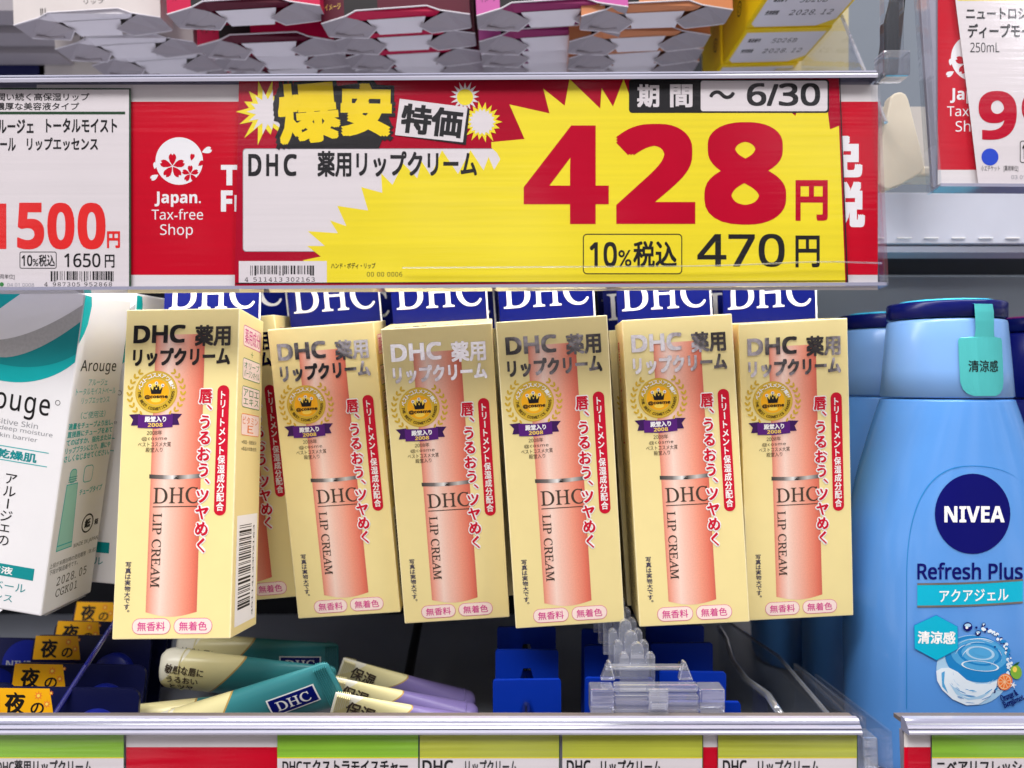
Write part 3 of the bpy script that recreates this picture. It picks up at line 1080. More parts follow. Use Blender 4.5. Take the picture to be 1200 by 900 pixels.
# the pose fits had roll measured anticlockwise-positive the other way round: same convention as pose()
LBL = ['front yellow lip cream carton turned to show its white barcode label',
       'most tilted front yellow lip cream carton, pale silver title, right of the barcode carton',
       'front yellow lip cream carton above the purple tubes, its title silver left and dark right',
       'front yellow lip cream carton hanging lowest in the middle, directly over the clear hook tip',
       'front yellow lip cream carton fourth from the right-hand bottle side, overlapping the last carton',
       'rightmost front yellow lip cream carton, beside the light blue lotion bottle']
LBL[4] = 'front yellow lip cream carton overlapping the rightmost one, its shaded left side showing'
SECOND = [(-.0960, .2575, .0216, 0, 3, -5), (-.0605, .2755, .0190, -.5, 4, -3.6), (-.0215, .2700, .0185, .5, 4, -3.4),
          (.0135, .2640, .0195, 0, 3, -3.6), (.0502, .2660, .0196, -1, 1, -4.0), (.0885, .2670, .0190, 0, 3, -3)]
THIRD = [(-.0945, .2830, .0215, 0, 3, -3.5), (-.0590, .3000, .0190, 0, 3, -3), (-.0200, .2950, .0185, 0, 3, -3),
         (.0155, .2890, .0195, 0, 3, -3), (.0512, .2900, .0196, 0, 2, -3.5), (.0900, .2915, .0190, 0, 2, -3)]
WHO = ['the barcode-side carton', 'the most tilted carton', 'the carton over the purple tubes', 'the carton over the clear hook tip', 'the carton overlapping the rightmost one', 'the carton beside the lotion bottle']
for i in range(6):
    for k, (row, lab) in enumerate(((FRONT, LBL[i]), (SECOND, 'second yellow lip cream carton right behind ' + WHO[i]), (THIRD, 'third yellow lip cream carton far behind ' + WHO[i]))):
        o = proto if (i == 0 and k == 0) else copy_tree(proto)
        o.matrix_world = pose(*row[i])
        tag(o, lab, 'carton', GRP)
# the rods the cartons hang from
for i in range(6):
    x, y, z = FRONT[i][0], FRONT[i][1] + D, FRONT[i][2] + .0243
    if i == 0: x, z = -.0965, .0465
    h = G().tube([(x, y - .012, z + .003), (x, y - .008, z), (THIRD[i][0], .419, z)], .0014, 'metal_rod').build('hook_rod')
    tag(h, 'steel hook rod carrying ' + WHO[i], 'hook', 'steel hook rods behind the big sale card')

# ------------------------------------------------------------------ white lip essence carton on the left
def essence():
    W2, H2, D2 = .05, .097, .025
    root = empty('lip_essence_carton')
    G().box(-W2 / 2, W2 / 2, 0, D2, -H2, 0, 'paper_white').build('carton_body', root, bevel=.0005)
    fr = lambda x, y, off: (x * .001, -off, -y * .001)
    sd = lambda x, y, off: (W2 / 2 + off, x * .001, -y * .001)
    # the swoosh: nested ellipse arcs clipped at the front edge, carried round to the side
    def band(lo, hi, m, layer):
        n = 24
        P = [(-25 + 49.8 * i / n, min(hi(-25 + 49.8 * i / n), 95)) for i in range(n + 1)]
        Q = [(-25 + 49.8 * i / n, lo(-25 + 49.8 * i / n)) for i in range(n + 1)]
        return P, Q, n
    def el(cx, cy, a, b):
        return lambda x: cy + b * math.sqrt(max(0, 1 - ((x - cx) / a) ** 2))
    top = lambda x: .6
    gray = el(-4, -2, 40, 20.2)
    dk = el(0, 2, 33, 19.4)
    teal0 = el(5, 6, 26, 18.6)
    tealo = el(4, 6, 26.5, 23.4)
    g = G(fr)
    def fill(lo, hi, m, layer):
        n = 26
        P = [(-24.7 + 49.4 * i / n, lo(-24.7 + 49.4 * i / n)) for i in range(n + 1)]
        Q = [(-24.7 + 49.4 * i / n, max(hi(-24.7 + 49.4 * i / n), lo(-24.7 + 49.4 * i / n))) for i in range(n + 1)]
        g.add(P + Q, [(i, i + 1, i + n + 2, i + n + 1) for i in range(n)], m, layer)
    fill(top, tealo, 'teal_print', 1)
    fill(top, teal0, 'teal_dark', 2)
    fill(top, lambda x: 22.8 - .0004 * (x + 24) ** 2 * 1.0 - max(0, (x - 2)) ** 1.62 * .085, 'silver_print', 3)
    fill(top, lambda x: 17.9 - max(0, (x + 2)) ** 1.6 * .075, 'paper_white', 4)
    g.poly([(-24, .6), (5.6, .6), (5.3, 3.3), (0, 8.2), (-8, 12), (-24, 14)], 'teal_print', 5)
    g.build('swoosh_print', root)
    g = G(fr)
    g.text('Arouge', -6.2, 31.2, 19, 39.6, 'ink_black', 2, 'sans', space=1.12, bold=.006)
    g.disc(21.2, 33.2, .8, 'ink_black', 2, 14, inner=.8)
    g.text('for Sensitive Skin', -6, 40.2, 16.2, 41.9, 'ink_grey', 2)
    g.text('Made gives deep moisture', -9, 42.3, 21, 44.0, 'ink_grey', 2)
    g.text('for your skin barrier', -6, 44.5, 16.6, 46.2, 'ink_grey', 2)
    g.rect(-20, 48.3, 20.6, 48.55, 'teal_print', 2)
    g.rect(-20, 52.4, 20.6, 52.65, 'teal_print', 2)
    g.text('敏感肌／乾燥肌', -12, 49.2, 17.2, 52, 'teal_dark', 2, bold=.03)
    g.vtext('アルージェの', 8.4, 12.2, 56.0, 78.2, 'ink_black', 2, bold=.005)
    g.rect(-20, 83.2, 21.1, 86.8, 'teal_dark', 2)
    g.text('唇用美容液', -4, 83.9, 14.6, 86.2, 'ink_white', 3, bold=.02)
    g.text('トータルモイストベール', -18, 88.2, 19.2, 90.9, 'teal_dark', 2)
    g.text('リップエッセンス', -10, 92.0, 15.6, 94.4, 'teal_dark', 2)
    g.build('front_lettering', root)
    g = G(sd)
    g.poly([(.1, .6), (3.2, .8), (3.9, 3.4), (3.2, 9), (2.0, 12), (.1, 15)], 'teal_print', 1)
    g.text('Arouge', 2.6, 19.8, 21.2, 24.3, 'ink_black', 1, 'sans', space=1.1, bold=.006)
    g.text('アルージェ', 7.6, 25.6, 17.6, 27.7, 'teal_print', 1)
    g.text('トータルモイストベール', 2, 28.4, 22.8, 30.5, 'teal_print', 1)
    g.text('リップエッセンス', 5.3, 31.2, 20, 33.3, 'teal_print', 1)
    g.text('（ご使用法）', 6, 35.7, 18.8, 38, 'teal_print', 1)
    for i, t in enumerate(('適量をチューブより出し、', '直接唇にチューブをあて', 'てのばすか、指先または', 'リップブラシにとり、唇にや', 'さしくなじませてください。')):
        g.text(t, .7, 38.9 + i * 2.45, 24.0, 40.9 + i * 2.45, 'teal_print', 1, bold=.02)
    g.poly([(3.7, 57.8), (9.2, 57.8), (10.5, 78.2), (2.9, 78.2)], 'teal_print', 1)
    g.poly([(3.95, 58.05), (8.95, 58.05), (10.2, 76.4), (3.2, 76.4)], 'teal_pale', 2)
    g.poly([(3.15, 76.7), (10.2, 76.7), (10.3, 77.9), (3.1, 77.9)], 'teal_pale', 2)
    g.rrect(4.6, 53.2, 8.0, 57.6, 1.4, 'teal_print', 1)
    g.rrect(4.85, 53.45, 7.75, 57.4, 1.2, 'teal_pale', 2)
    for k in range(3): g.rect(4.2, 55.6 + k * .7, 8.4, 55.8 + k * .7, 'teal_dark', 3)
    g.rrect(11.6, 53.0, 16.4, 58.4, 1.3, 'teal_print', 1)
    g.rrect(11.85, 53.25, 16.15, 58.15, 1.1, 'paper_white', 2)
    g.text('チューブタイプ', 10.7, 60.2, 22.7, 62.2, 'teal_print', 1, bold=.02)
    g.disc(17.4, 72.2, 3.1, 'ink_black', 1, 28, inner=.84)
    g.text('紙', 15.9, 70.7, 18.9, 73.7, 'ink_black', 1, bold=.05)
    g.text('箱', 21.2, 71.6, 23.2, 73.6, 'ink_black', 1, bold=.03)
    g.text('MADE IN JAPAN', 11.6, 77.6, 24.3, 79.2, 'ink_black', 1)
    g.text('上段が未開封時の使用期限（年.月）', .9, 81.4, 24.1, 83, 'ink_black', 1)
    g.text('下段が製造番号です。', 1.2, 83.4, 15, 85, 'ink_black', 1)
    g.text('2028. 05', 5.4, 86.6, 20.4, 89.4, 'ink_brown', 1, 'mono')
    g.text('CGK01', 5.6, 90.3, 16.3, 93, 'ink_brown', 1, 'mono')
    g.build('side_lettering', root)
    g = G()
    g.solid([(-W2 / 2 + .001, .0002, -H2), (W2 / 2 - .012, .0002, -H2), (W2 / 2 - .014, -.0006, -H2 - .0022), (-W2 / 2 + .001, -.0006, -H2 - .0022)], [(0, 1, 2, 3)], 'paper_white')
    g.solid([(-W2 / 2 + .002, .004, -H2 - .0006), (W2 / 2 - .001, .004, -H2 - .0012), (W2 / 2 - .001, D2 - .001, -H2 - .0010), (-W2 / 2 + .002, D2 - .001, -H2 - .0004)], [(0, 1, 2, 3)], 'paper_white')
    g.build('bottom_flap', root)
    return root


es = essence()
es.matrix_world = pose(-.150, .2287, .0305, -3, 1.1, 8.8)
tag(es, 'white and teal lip essence carton with a tube drawing on its side', 'carton', 'white and teal lip essence cartons')
e2 = copy_tree(es)
e2.matrix_world = pose(-.1485, .2565, .0318, -3, 1.1, 4.4)
tag(e2, 'white and teal lip essence carton mostly hidden behind the one with the tube drawing', 'carton', 'white and teal lip essence cartons')

# ------------------------------------------------------------------ lotion bottles
def bottle_fn(zs, hw, hd, ex):
    def f(z):
        return (np.interp(z, zs, hw), np.interp(z, zs, hd), np.interp(z, zs, ex))
    return f


def loft(profile, m, n=64):
    """rings (z, half width, half depth, exponent) joined to a surface"""
    g = G(); vs = []; fs = []
    for z, a, b, ex in profile:
        for j in range(n):
            t = 2 * math.pi * j / n
            c, s = math.cos(t), math.sin(t)
            vs.append((a * math.copysign(abs(c) ** (2 / ex), c), b * math.copysign(abs(s) ** (2 / ex), s), z))
    k = len(profile)
    for i in range(k - 1):
        for j in range(n):
            fs.append((i * n + j, i * n + (j + 1) % n, (i + 1) * n + (j + 1) % n, (i + 1) * n + j))
    fs.append(tuple(range(n))[::-1]); fs.append(tuple((k - 1) * n + j for j in range(n)))
    g.solid(vs, fs, m)
    return g


YB = .262
ZS = lambda py: (CY - py) / F * YB
BODY = [(ZS(880), 30, 20, 2.6), (ZS(862), 31.6, 21, 2.6), (ZS(760), 32.3, 22, 2.6), (ZS(690), 32.2, 22, 2.55), (ZS(640), 31.6, 21.6, 2.5), (ZS(600), 30.4, 21.0, 2.4), (ZS(560), 28.4, 20.2, 2.3),
        (ZS(520), 25.4, 19.4, 2.15), (ZS(490), 22.8, 18.9, 2.05), (ZS(472), 21.0, 18.6, 2), (ZS(468.5), 20.6, 18.4, 2), (ZS(467), 19.8, 17.6, 2)]
BODY = [(z, a * .001, b * .001, e) for z, a, b, e in BODY]
bz = [p[0] for p in BODY]


def smooth_profile(pr, k=5):
    out = []
    for i in range(len(pr) - 1):
        p0, p1, p2, p3 = pr[max(i - 1, 0)], pr[i], pr[i + 1], pr[min(i + 2, len(pr) - 1)]
        for j in range(k):
            t = j / k
            out.append(tuple(.5 * (2 * b + (c - a) * t + (2 * a - 5 * b + 4 * c - d) * t * t + (3 * b - a - 3 * c + d) * t ** 3) for a, b, c, d in zip(p0, p1, p2, p3)))
    out.append(pr[-1])
    return out


BODYS = smooth_profile(BODY)
bs = np.array(BODYS)


def yfront(x, z):
    a, b, ex = (np.interp(z, bs[:, 0], bs[:, i]) for i in (1, 2, 3))
    q = min(abs(x) / a, .985)
    return -b * (1 - q ** ex) ** (1 / ex)


def make_bottle(plain=False, cap='bottle_blue_cap', body='bottle_blue', top='lid_cyan'):
    root = empty('lotion_bottle')
    loft(BODYS, body).build('bottle_body', root, smooth=True)
    z0, z1 = ZS(465.5), ZS(377)
    prof = [(z0, .0198, .0177), (z0 + .0004, .0205, .0183), (z0 + .009, .0198, .0178), (z0 + .018, .0190, .0173), (z1 - .0012, .0184, .0169), (z1 - .0003, .0181, .0166), (z1, .0176, .0162)]
    loft([(z, a, b, 2) for z, a, b in prof], cap).build('cap', root, smooth=True)
    za, zb2 = ZS(375.5), ZS(357)
    prof = [(za, .0178, .0166), (za + .0004, .0183, .0171), (zb2 - .0006, .0184, .0172), (zb2, .0180, .0168)]
    lid = loft([(z, a, b, 2) for z, a, b in prof], 'lid_navy').build('lid', root, smooth=True)
    loft([(zb2 + .00005, .0150, .0138, 2), (zb2 + .0005, .0150, .0138, 2), (zb2 + .0008, .0144, .0132, 2)], top).build('lid_top', lid, smooth=True)
    return root


XB = (1108 - CX) / F * YB
bot = make_bottle()
bot.matrix_world = Matrix.Translation((XB, YB, 0))
tag(bot, 'light blue lotion bottle in front with navy round logo and teal peel seal', 'bottle', 'lotion bottles on the right')


def bpx(px, py, off=0):
    y = -.02
    for _ in range(12):
        Y = YB + y
        x = (px - CX) / F * Y - XB; z = (CY - py) / F * Y
        y = yfront(x, z)
    return x, y, z


def bmap(px, py, off):
    x, y, z = bpx(px, py)
    # push out along the front normal, mostly towards the viewer
    nx = x / .034
    l = math.hypot(nx, 1)
    o = off * 1.6 + .00008
    return (x + o * nx / l, y - o / l, z)


def blab(name, fn):
    g = G(bmap); g.sub = 9
    fn(g)
    return g.build(name, bot, smooth=True)


def f_logo(g):
    g.disc(1139.5, 602, 44, 'logo_navy', 2, 48, ry=47)
    g.sub = 14
    g.text('NIVEA', 1106.5, 593, 1176.5, 612, 'ink_white', 3, 'bold', bold=.012)


def f_name(g):
    g.text('Refresh Plus', 1075, 659, 1198, 679, 'logo_navy', 2, bold=.02)


def f_band(g):
    P = [(1075 + 123 * i / 8, 684.5 + 1.2 * math.sin(math.pi * i / 8) - 5 * i / 8) for i in range(9)]
    Q = [(x, y + 26) for x, y in P]
    n = 9
    g.add(P + Q, [(i, i + 1, i + n + 1, i + n) for i in range(8)], 'cyan_label', 2)
    for off in (-1.2, 25):
        A = [(x, y + off) for x, y in P]; B = [(x, y + off + 2.2) for x, y in P]
        g.add(A + B, [(i, i + 1, i + n + 1, i + n) for i in range(8)], 'bronze', 3)
    g.text('アクアジェル', 1101, 690, 1181, 704.5, 'ink_white', 3, bold=.012, rot=-1.5)


def f_water(g):
    n = 44
    g.disc(1140, 785, 43, 'water_pale', 2, n, ry=41, rot=20)
    g.disc(1145, 772, 38, 'water_deep', 3, n, ry=27, rot=12)
    g.disc(1147, 767, 33, 'water_mid', 3.6, n, ry=19, rot=8)
    g.disc(1148, 766, 26, 'water_deep', 4, n, ry=13.5, rot=8, inner=.84)
    g.disc(1148, 765, 17, 'water_pale', 4.4, n, ry=8, rot=8, inner=.8)
    g.disc(1150, 764, 10, 'water_mid', 4.6, n, ry=4.6, rot=8)
    g.disc(1148, 780, 22, 'water_white', 4.6, n, ry=6, rot=6, inner=.9)
    g.poly([(1097, 786), (1103, 782.5), (1112, 782), (1122, 787), (1132, 796), (1144, 801), (1158, 801), (1168, 797), (1166, 806), (1158, 817), (1146, 825), (1132, 826), (1116, 819), (1104, 808), (1098, 797)], 'water_white', 5)
    g.poly([(1112, 800), (1126, 812), (1144, 816), (1160, 810), (1150, 818), (1134, 820), (1120, 813)], 'water_pale', 5.6)
    g.poly([(1103, 788), (1107, 786), (1106, 800), (1111, 812), (1104, 804)], 'water_mid', 5.6)
    rn = random.Random(11)
    for k in range(26):
        a0 = rn.uniform(20, 165); rr = rn.uniform(.55, .97); ln = rn.uniform(8, 24)
        arc = [(1140 + 42 * rr * math.cos(R(a0 + ln * t / 5)), 785 + 40 * rr * math.sin(R(a0 + ln * t / 5))) for t in range(6)]
        wd = rn.uniform(.4, 1.3)
        g.poly(arc + [(x - wd * .3, y - wd * math.sin(math.pi * (i + .5) / 6) - .15) for i, (x, y) in reversed(list(enumerate(arc)))], rn.choice(('water_mid', 'water_deep', 'water_pale', 'water_white')), 5.7 + k * .02)
    for k in range(14):
        a0 = rn.uniform(180, 380); rr = rn.uniform(.5, .95); ln = rn.uniform(15, 50)
        arc = [(1146 + 37 * rr * math.cos(R(a0 + ln * t / 6)), 771 + 25 * rr * math.sin(R(a0 + ln * t / 6))) for t in range(7)]
        g.poly(arc + [(x, y - .9 * math.sin(math.pi * (i + .5) / 7) - .15) for i, (x, y) in reversed(list(enumerate(arc)))], rn.choice(('water_pale', 'water_mid', 'water_white')), 4.7 + k * .02)
    # splash curling up the right edge
    rnd = random.Random(3)
    for k in range(90):
        a = R(-80 + k * 1.55)
        r_ = 40 + rnd.uniform(-2.5, 2.5)
        x, y = 1142 + r_ * math.cos(a), 776 + r_ * 1.0 * math.sin(a)
        g.disc(x, y, rnd.uniform(.6, 2.2), rnd.choice(('logo_navy', 'water_white', 'water_deep', 'water_white')), 5 + .01 * k, 8)
    for x, y, r_ in ((1133.5, 734, 5.4), (1145.5, 741.5, 3.3), (1152, 731.5, 2.2), (1143.5, 735, 1.4), (1153.5, 740, 1.2), (1165, 757.5, 1)):
        g.disc(x, y, r_, 'logo_navy', 6, 18)
        if r_ > 2: g.disc(x, y - r_ * .3, r_ * .7, 'water_pale', 6.4, 14, ry=r_ * .4)
        if r_ > 2: g.disc(x - r_ * .2, y + r_ * .2, r_ * .3, 'ink_white', 6.8, 8)
    g.disc(1189.5, 787, 6.6, 'fruit_green', 6, 20, ry=8.6, rot=-15)
    g.disc(1188, 784, 2.6, 'amber_light', 6.3, 12, ry=3.4)
    g.poly([(1185, 780), (1190, 776), (1194, 775), (1191, 779)], 'leaf_green', 6.5)
    g.disc(1176.5, 798.5, 8.6, 'fruit_orange', 7, 22, ry=9.8, rot=15)
    g.disc(1176, 798.5, 7.6, 'fruit_rim', 7.2, 22, ry=8.6, rot=15)
    for k in range(9):
        a = R(k * 40)
        g.poly([(1176 + 1.2 * math.cos(a), 798.5 + 1.2 * math.sin(a)), (1176 + 7 * math.cos(a - .28), 798.5 + 7.6 * math.sin(a - .28)), (1176 + 7 * math.cos(a + .28), 798.5 + 7.6 * math.sin(a + .28))], 'fruit_orange', 7.5)
    g.star(1186, 802, 4.4, 1.3, 5, 'ink_white', 8, .1)
    g.text('Orange &', 1171, 810, 1192, 820.5, 'logo_navy', 8, 'serif', rot=-24, bold=.03)
    g.text('Bergamot', 1173.5, 817, 1199, 826.5, 'logo_navy', 8, 'serif', rot=-24, bold=.03)


def f_hex(g):
    P = [(1097, 720), (1122, 733.5), (1122.5, 760), (1097.5, 773.5), (1071.5, 759.5), (1071, 732)]
    g.poly(P, 'water_deep', 9)
    c = (1097, 746.5)
    g.poly([(c[0] + (x - c[0]) * .97, c[1] + (y - c[1]) * .97) for x, y in P], 'cyan_label', 9.6)
    g.text('清涼感', 1075.5, 739, 1119, 754, 'ink_white', 10.5, bold=.03, rot=1)


def f_label_edge(g):
    P = [(1062, 830 - i * 12) for i in range(12)] + [(1204 - 142 * math.sin(R(t)) ** .75 if t > 0 else 1204, 545.5 + 150 * (1 - math.cos(R(t)) ** .62)) for t in range(88, 14, -3)]
    P = [(1062, 830 - i * 12) for i in range(12)] + [(1140 - 78 * math.cos(R(t)) ** .8, 690 - 144.5 * math.sin(R(t)) ** .75) for t in range(3, 91, 3)] + [(1140 + 60 * math.sin(R(t)), 545.5 + 30 * (1 - math.cos(R(t)))) for t in range(5, 75, 5)]
    q = [(x + .9, y + .9) for x, y in P]
    n = len(P)
    g.add(P + q, [(i, i + 1, i + n + 1, i + n) for i in range(n - 1)], 'water_deep', 1)


blab('label_outline', f_label_edge)
blab('round_logo', f_logo)
blab('name_lettering', f_name)
blab('cyan_band', f_band)
blab('water_picture', f_water)
blab('hexagon_badge', f_hex)
# peelable seal folded over the lid and down the cap
g = G()
zt_ = ZS(357) + .0011
def cap_y(x, z):
    if z > ZS(376): a, b = .0186, .0174
    else:
        k = (ZS(377) - z) / (ZS(377) - ZS(465.5)); a, b = .0185 + .0021 * k, .0170 + .0015 * k
    return -b * math.sqrt(max(0, 1 - min(x / a, .98) ** 2)) - .0002
def seal_strip(pts_rows, m):
    vs = []; fs = []; n = 9
    for z, x0, x1, lift in pts_rows:
        for i in range(n):
            x = x0 + (x1 - x0) * i / (n - 1)
            vs.append((x, cap_y(x, z) - lift, z))
    for r_ in range(len(pts_rows) - 1):
        for i in range(n - 1): fs.append((r_ * n + i, r_ * n + i + 1, (r_ + 1) * n + i + 1, (r_ + 1) * n + i))
    return vs, fs
def sx(px, Y=.247): return (px - CX) / F * Y - XB
def sz(py, Y=.247): return (CY - py) / F * Y
rows = []
for py, a, b, l in ((357, 1136, 1159, .0000), (366, 1136, 1160, .0003), (377, 1136.5, 1160, .0007), (388, 1137, 1160, .0004), (395, 1136, 1161, .0002), (396.5, 1120, 1171, .0002), (399, 1118.5, 1172.5, .0002),
                    (425, 1118.5, 1172.5, .0002), (448, 1119, 1172, .0002), (456, 1121.5, 1170, .0002), (461, 1126, 1166, .0002), (463.8, 1133, 1160, .0002)):
    rows.append((sz(py), sx(a), sx(b), l))
vs, fs = seal_strip(rows, 'seal_teal')
g.solid(vs, fs, 'seal_teal')
x0, x1 = sx(1136), sx(1159)
g.solid([(x0, cap_y(x0, sz(357)), sz(357)), (x1, cap_y(x1, sz(357)), sz(357)), (x1 - .002, -.008, zt_), (x0 - .010, -.006, zt_), (x1 - .008, .006, zt_), (x0 - .010, .006, zt_)], [(0, 1, 2, 3), (3, 2, 4, 5)], 'lid_cyan')
so = g.build('peel_seal', bot, smooth=False)
g = G(lambda px, py, off: (sx(px), cap_y(sx(px), sz(py)) - .00025 - off, sz(py)))
g.text('清涼感', 1128, 422.5, 1164.5, 436, 'ink_black', 1, bold=.01)
g.build('seal_lettering', so)

plain = make_bottle()
plain.matrix_world = pose(.149, .307, .000, 0, 0, 0)
tag(plain, 'light blue lotion bottle standing behind and left of the one with the teal seal', 'bottle', 'lotion bottles on the right')
c = copy_tree(plain); c.matrix_world = pose(.142, .3525, .000)
tag(c, 'farthest light blue lotion bottle, only its lid and shoulder showing by the cartons', 'bottle', 'lotion bottles on the right')
nv = make_bottle(True, 'bottle_navy', 'bottle_navy', 'lid_magenta')
nv.matrix_world = pose(.2132, .312, -.001)
tag(nv, 'dark navy lotion bottle with magenta lid top, cut by the right edge', 'bottle', 'lotion bottles on the right')

# ------------------------------------------------------------------ upper shelf: cartons seen from below
def make_open_carton(m, md, w=.0575, d=.0108, h=.09, ink='ink_black', mark=None, barcode=False, blackband=True):
    """open-bottom carton: front panel with a cut-out lower edge and three loosely folded bottom flaps"""
    root = empty('hanging_carton')
    a = w / 2
    cut = [(-a, 0), (-a + .0095, .0024), (-a + .0135, .0044), (a - .0165, .0050), (a - .0115, .0030), (a, .0008)]
    g = G()
    front = [(-a, h)] + [(x, z) for x, z in cut] + [(a, h)]
    n = len(front)
    vs = [(x, 0, z) for x, z in front] + [(x, .0004, z) for x, z in front]
    tri = tessellate_polygon([[Vector((x, z, 0)) for x, z in front]])
    g.solid(vs, [tuple(t) for t in tri] + [tuple(i + n for i in t) for t in tri], m)
    g.solid(vs, [(i, (i + 1) % n, (i + 1) % n + n, i + n) for i in range(n)], 'board_inner')
    g.solid([(-a, 0, 0), (-a, 0, h), (-a, d, h), (-a, d, 0), (a, 0, .0008), (a, 0, h), (a, d, h), (a, d, .0008)], [(0, 1, 2, 3), (4, 5, 6, 7), (3, 2, 6, 7), (1, 2, 6, 5)], m)
    g.build('carton_body', root)
    g = G()
    g.solid([(-a + .0095, .0006, .0024), (-a + .0135, .0006, .0044), (a - .0165, .0006, .0050), (a - .0115, .0006, .0030), (a - .0135, .004, .0028), (-a + .0145, .004, .0024)], [(0, 1, 2, 3, 4, 5)], md)
    g.build('tuck_panel', root)
    G().tube([(x, -.0001, z) for x, z in cut], .00028, 'board_inner', 5).build('cut_edge', root)
    G().solid([(-a + .0170, .0034, .0022), (a - .0175, .0034, .0026), (a - .0200, d - .0008, -.0006), (-a + .0208, d - .0008, -.0007)], [(0, 1, 2, 3)], 'board_inner').build('bottom_flap', root)
    for sgn in (-1, 1):
        q = lambda x: sgn * x
        g = G()
        z0 = 0 if sgn < 0 else .0008
        g.solid([(q(a), .0006, z0), (q(a), d, z0), (q(a - .004), d - .0008, z0 - .0009), (q(a - .016), d + .0002, z0 - .0014), (q(a - .0205), d - .005, -.0002), (q(a - .0150), .0040, .0022), (q(a - .0095), .0008, .0028)], [(0, 1, 2, 3, 4, 5, 6)], 'grey_board')
        if sgn < 0:
            g.tube([(-a + .0035, .0082, -.0008), (-a + .009, .0094, -.0011), (-a + .0145, .0090, -.0010)], .0006, 'grey_board', 6)
        g.tube([(q(a - .0005), d, z0 - .0001), (q(a - .004), d - .0008, z0 - .0009), (q(a - .016), d + .0002, z0 - .0014), (q(a - .0205), d - .005, -.0002)], .00022, 'board_inner', 5)
        g.build('dust_flap', root)
    f = lambda x, y, off: (x * .001, -off, y * -.001)
    g = G(f)
    A = a * 1000
    if blackband:
        g.poly([(-A + 9.6, -2.6), (-A + 13.4, -4.6), (-A + 13.8, -11), (-A + 22, -11.5), (-A + 22, -5), (-A + 14, -4.7)], 'soft_black', 1)
        g.rect(-A + 9, -h * 1000, -A + 22, -11, 'soft_black', 1.5)
        g.poly([(-A + 9, -11), (-A + 22, -11), (-A + 22, -4.9), (-A + 13.5, -4.6), (-A + 9, -2.6)], 'soft_black', 1.2)
    if mark:
        g.text(mark, -A + 1.6, -7.6, -A + 7.8, -5.2, ink, 2, rot=-4)
    if barcode:
        g.barcode(-A + 10.6, -6.2, -A + 13.4, -3.6, 'ink_black', 2, 2, 3)
        g.text('リップ', -1, -8.9, 7, -7.1, 'ink_black', 2)
    if not g.v: return root
    g.build('front_print', root)
    return root


ZB = .1405
COLS = [('white_carton', 'board_inner', (-.165, -.161, -.1545, -.150), (.3006, .3215, .3375, .349), None, True, 'pale grey white', 'ink_black'),
        ('crimson', 'crimson_dark', (-.1011, -.1013, -.100, -.099), (.2917, .320, .334, .3474), 'イメージ', False, 'crimson red', 'ink_black'),
        ('crimson_dark', 'crimson', (-.0449, -.0438, -.0425, -.041), (.2985, .315, .3314, .343), 'イメージ', False, 'dark wine red', 'gold_pale'),
        ('magenta', 'magenta_dark', (.0153, .0153, .0156, .016), (.293, .315, .328, .341), 'イメージ', False, 'magenta pink', 'ink_black'),
        ('orange_carton', 'orange_carton', (.0552, .0521, .053, .054), (.2944, .315, .330, .342), None, False, 'terracotta orange', 'ink_black')]
ORD = ['front', 'second', 'third', 'fourth']
for m, md, xs_, ys_, mk, bc, cn, ink in COLS:
    src = make_open_carton(m, md, mark=mk, barcode=bc, blackband=not bc, ink=ink)
    for k in range(4):
        o = src if k == 0 else copy_tree(src)
        o.matrix_world = pose(xs_[k], ys_[k], ZB + random.uniform(-.0003, .0003), random.uniform(-1, 1), 0, -2.2 + random.uniform(-.8, .8))
        place = 'nearest carton of its row' if k == 0 else 'carton %s in its row' % ('just behind the nearest one' if k == 1 else 'behind the second one' if k == 2 else 'lowest and farthest back')
        tag(o, '%s open-bottomed %s, seen from below' % (cn, place), 'carton', 'open-bottomed cartons hanging on the top shelf')
for i, c in enumerate(COLS):
    h = G().tube([(c[2][0] + .001, .285, .20), (c[2][3] + .003, .44, .20)], .0015, 'metal_rod').build('hook_rod')
    tag(h, 'steel hook rod on the top shelf carrying the %s cartons' % c[6], 'hook', 'steel hook rods of the top shelf')


def make_yellow():
    root = empty('yellow_carton')
    w, d, h = .0345, .0325, .07
    G().box(0, w, 0, d, 0, h, 'yellow_carton').build('carton_body', root, bevel=.0006)
    f = lambda x, y, off: (x * .001, y * .001, -off)
    g = G(f)
    P = [(1.5, 3), (33.2, 3), (33.2, 26), (27.5, 31.5), (3.4, 31.5), (1.5, 29)]
    g.poly(P, 'board_inner', 1)
    g.text('製造番号', 4, 8.2, 9, 11.8, 'ink_black', 2, bold=.02)
    g.text('5D26B', 14, 8.5, 24, 12.5, 'ink_black', 2, 'mono')
    g.text('使用期限', 4, 18.2, 9, 21.8, 'ink_black', 2, bold=.02)
    g.text('2028. 12', 13.4, 18.2, 29.5, 22.4, 'ink_black', 2, 'mono')
    g.build('bottom_label', root)
    g = G(lambda x, y, off: (-off, x * .001, y * .001))
    g.disc(8, 12, 3, 'ink_black', 1, 20, inner=.8)
    g.text('G', 6.6, 13.2, 9.4, 10.8, 'ink_black', 1)
    g.build('side_mark', root)
    return root


y0 = make_yellow()
for k, (Y, lab) in enumerate(((.2725, 'nearest yellow carton with white date label on its base, upper right of the sale card'), (.3062, 'middle yellow carton, dated white label on its base, just above the 6/30 date box'), (.340, 'farthest yellow carton, only a sliver of its base label above the rail'))):
    o = y0 if k == 0 else copy_tree(y0)
    o.matrix_world = pose(.0918 + (.0008 if k == 1 else 0), Y, .1402, 0, 0, -1.5)
    tag(o, lab, 'carton', 'yellow cartons with date labels')

